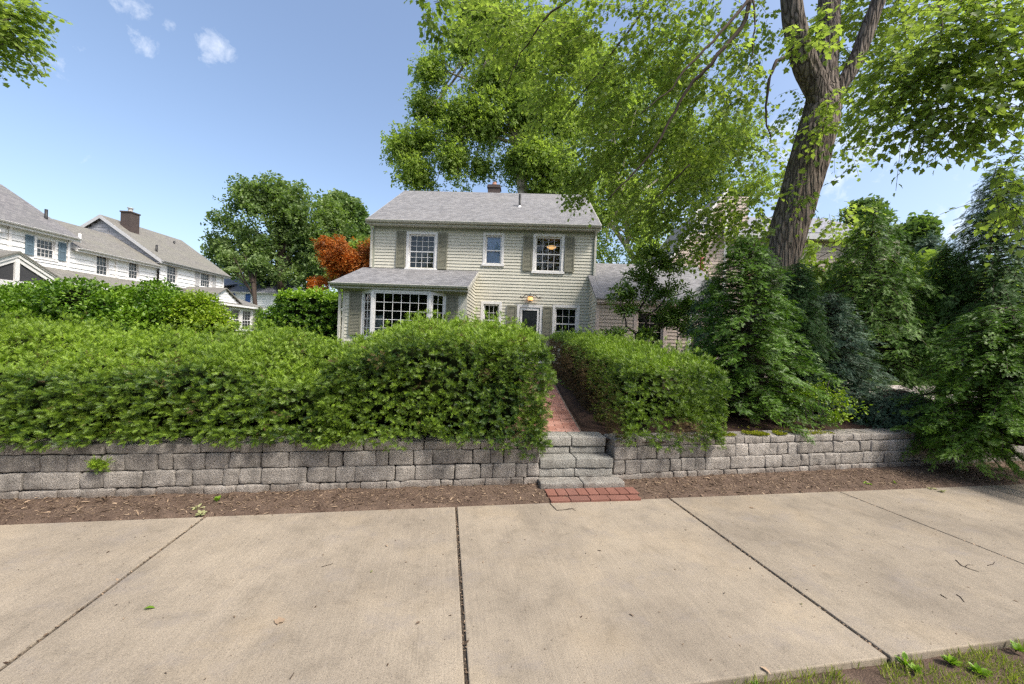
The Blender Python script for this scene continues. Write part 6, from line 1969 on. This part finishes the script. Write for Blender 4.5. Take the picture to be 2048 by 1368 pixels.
# unseen wood added behind the camera to darken the reflections in the panes
wd = Leaves(); n = 26000
x_ = rng.uniform(-45, 45, n); z_ = rng.random(n) ** .8 * (8 + 3 * np.sin(x_ * .35) + 2 * np.sin(x_ * .9 + 1))
wd.add(np.stack([x_, -24 + rng.normal(0, 1.6, n), np.maximum(z_, .2)], -1), rand_dir(n), np.array([0, .6, .8]) + rand_dir(n) * .6, rng.uniform(.9, 1.6, n), rng.uniform(.1, .8, n))
tag(wd.build('added_wood', T_CLUMP, M['oak']), kind='stuff')

# ================================================================== SUN, SKY, CAMERA
SUN_EL, SUN_AZ = R(53), R(126)      # azimuth measured from +Y towards +X
sd = Vector((math.sin(SUN_AZ) * math.cos(SUN_EL), math.cos(SUN_AZ) * math.cos(SUN_EL), math.sin(SUN_EL)))
li = bpy.data.lights.new('sun', 'SUN'); li.energy = 2.45; li.angle = R(12); li.color = (1.0, .95, .87)
lo_ = bpy.data.objects.new('sun', li); COL.objects.link(lo_); lo_.location = (0, 0, 40)
lo_.rotation_euler = (-sd).to_track_quat('-Z', 'Y').to_euler()
w = bpy.data.worlds.new('World'); SC.world = w; w.use_nodes = True
nt = w.node_tree; bg = nt.nodes['Background']
sky = nt.nodes.new('ShaderNodeTexSky'); sky.sky_type = 'NISHITA'; sky.sun_disc = False
sky.sun_elevation = SUN_EL; sky.sun_rotation = SUN_AZ
sky.air_density = 1.0; sky.dust_density = 3.2; sky.ozone_density = 0.7
tcw = nt.nodes.new('ShaderNodeTexCoord').outputs['Generated']
# small fair-weather clouds: noise inside soft patches around fixed directions
nz = noise_n(nt, mapping(nt, tcw, (1, 1, 1.15)), 24, 8, 0.66, 0.3)
acc = None
for (px, py, r, s) in ((428, 98, .042, 1.0), (283, 80, .032, .75), (333, 45, .034, .4), (272, 12, .038, .8), (138, 100, .035, .35), (90, 100, .05, .4), (172, 316, .02, .35), (1690, 265, .16, .85), (1560, 330, .15, .7), (1960, 190, .14, .8), (1830, 60, .10, .5), (1990, 440, .1, .8), (1250, 330, .3, .6), (1420, 480, .3, .7), (1100, 60, .2, .4)):
    dv = (at(px, py, 1.0) - Vector((0, 0, CAM_H))).normalized()
    vm = nt.nodes.new('ShaderNodeVectorMath'); vm.operation = 'DISTANCE'
    nt.links.new(tcw, vm.inputs[0]); vm.inputs[1].default_value = dv
    f = math_n(nt, 'SUBTRACT', 1.0, math_n(nt, 'DIVIDE', vm.outputs['Value'], r))
    f = math_n(nt, 'MAXIMUM', f, 0.0)
    f = math_n(nt, 'MULTIPLY', math_n(nt, 'MINIMUM', math_n(nt, 'MULTIPLY', f, 1.6), 1.0), s)
    acc = f if acc is None else math_n(nt, 'MAXIMUM', acc, f)
cm = math_n(nt, 'MULTIPLY', math_n(nt, 'MINIMUM', math_n(nt, 'MULTIPLY', acc, 3.0), 1.0), math_n(nt, 'SUBTRACT', math_n(nt, 'ADD', math_n(nt, 'MULTIPLY', nz, 1.5), math_n(nt, 'MULTIPLY', acc, 0.55)), 1.02))
cm = ramp(nt, cm, [(0.0, 0.0), (0.55, .75)])
skycol = mixc(nt, cm, sky.outputs[0], (4.2, 4.4, 4.8))
nt.links.new(skycol, bg.inputs['Color']); bg.inputs['Strength'].default_value = 0.138

cam = bpy.data.cameras.new('camera'); co_ = bpy.data.objects.new('camera', cam); COL.objects.link(co_)
cam.sensor_width = 36; cam.lens = FPX / 2048 * 36; cam.clip_start = .05; cam.clip_end = 800
co_.matrix_world = Matrix.Translation((0, 0, CAM_H)) @ Matrix.Rotation(R(90) - math.atan(.0053), 4, 'X') @ Matrix.Rotation(ROLL, 4, 'Z')
SC.camera = co_
SC.view_settings.view_transform = 'Standard'; SC.view_settings.look = 'None'; SC.view_settings.gamma = 1.0
SC.view_settings.exposure = 1.02
SC.cycles.max_bounces = 7; SC.cycles.transparent_max_bounces = 12
SC.cycles.diffuse_bounces = 5
SC.cycles.pixel_filter_type = 'BLACKMAN_HARRIS'; SC.cycles.filter_width = 1.4
SC.cycles.use_denoising = False; SC.cycles.use_adaptive_sampling = False
for k_ in ('lamp_glass', 'ceiling_lamp'): M[k_].cycles.emission_sampling = 'NONE'   # too weak to sample directly; less grain
SC.cycles.sample_clamp_indirect = 4.0
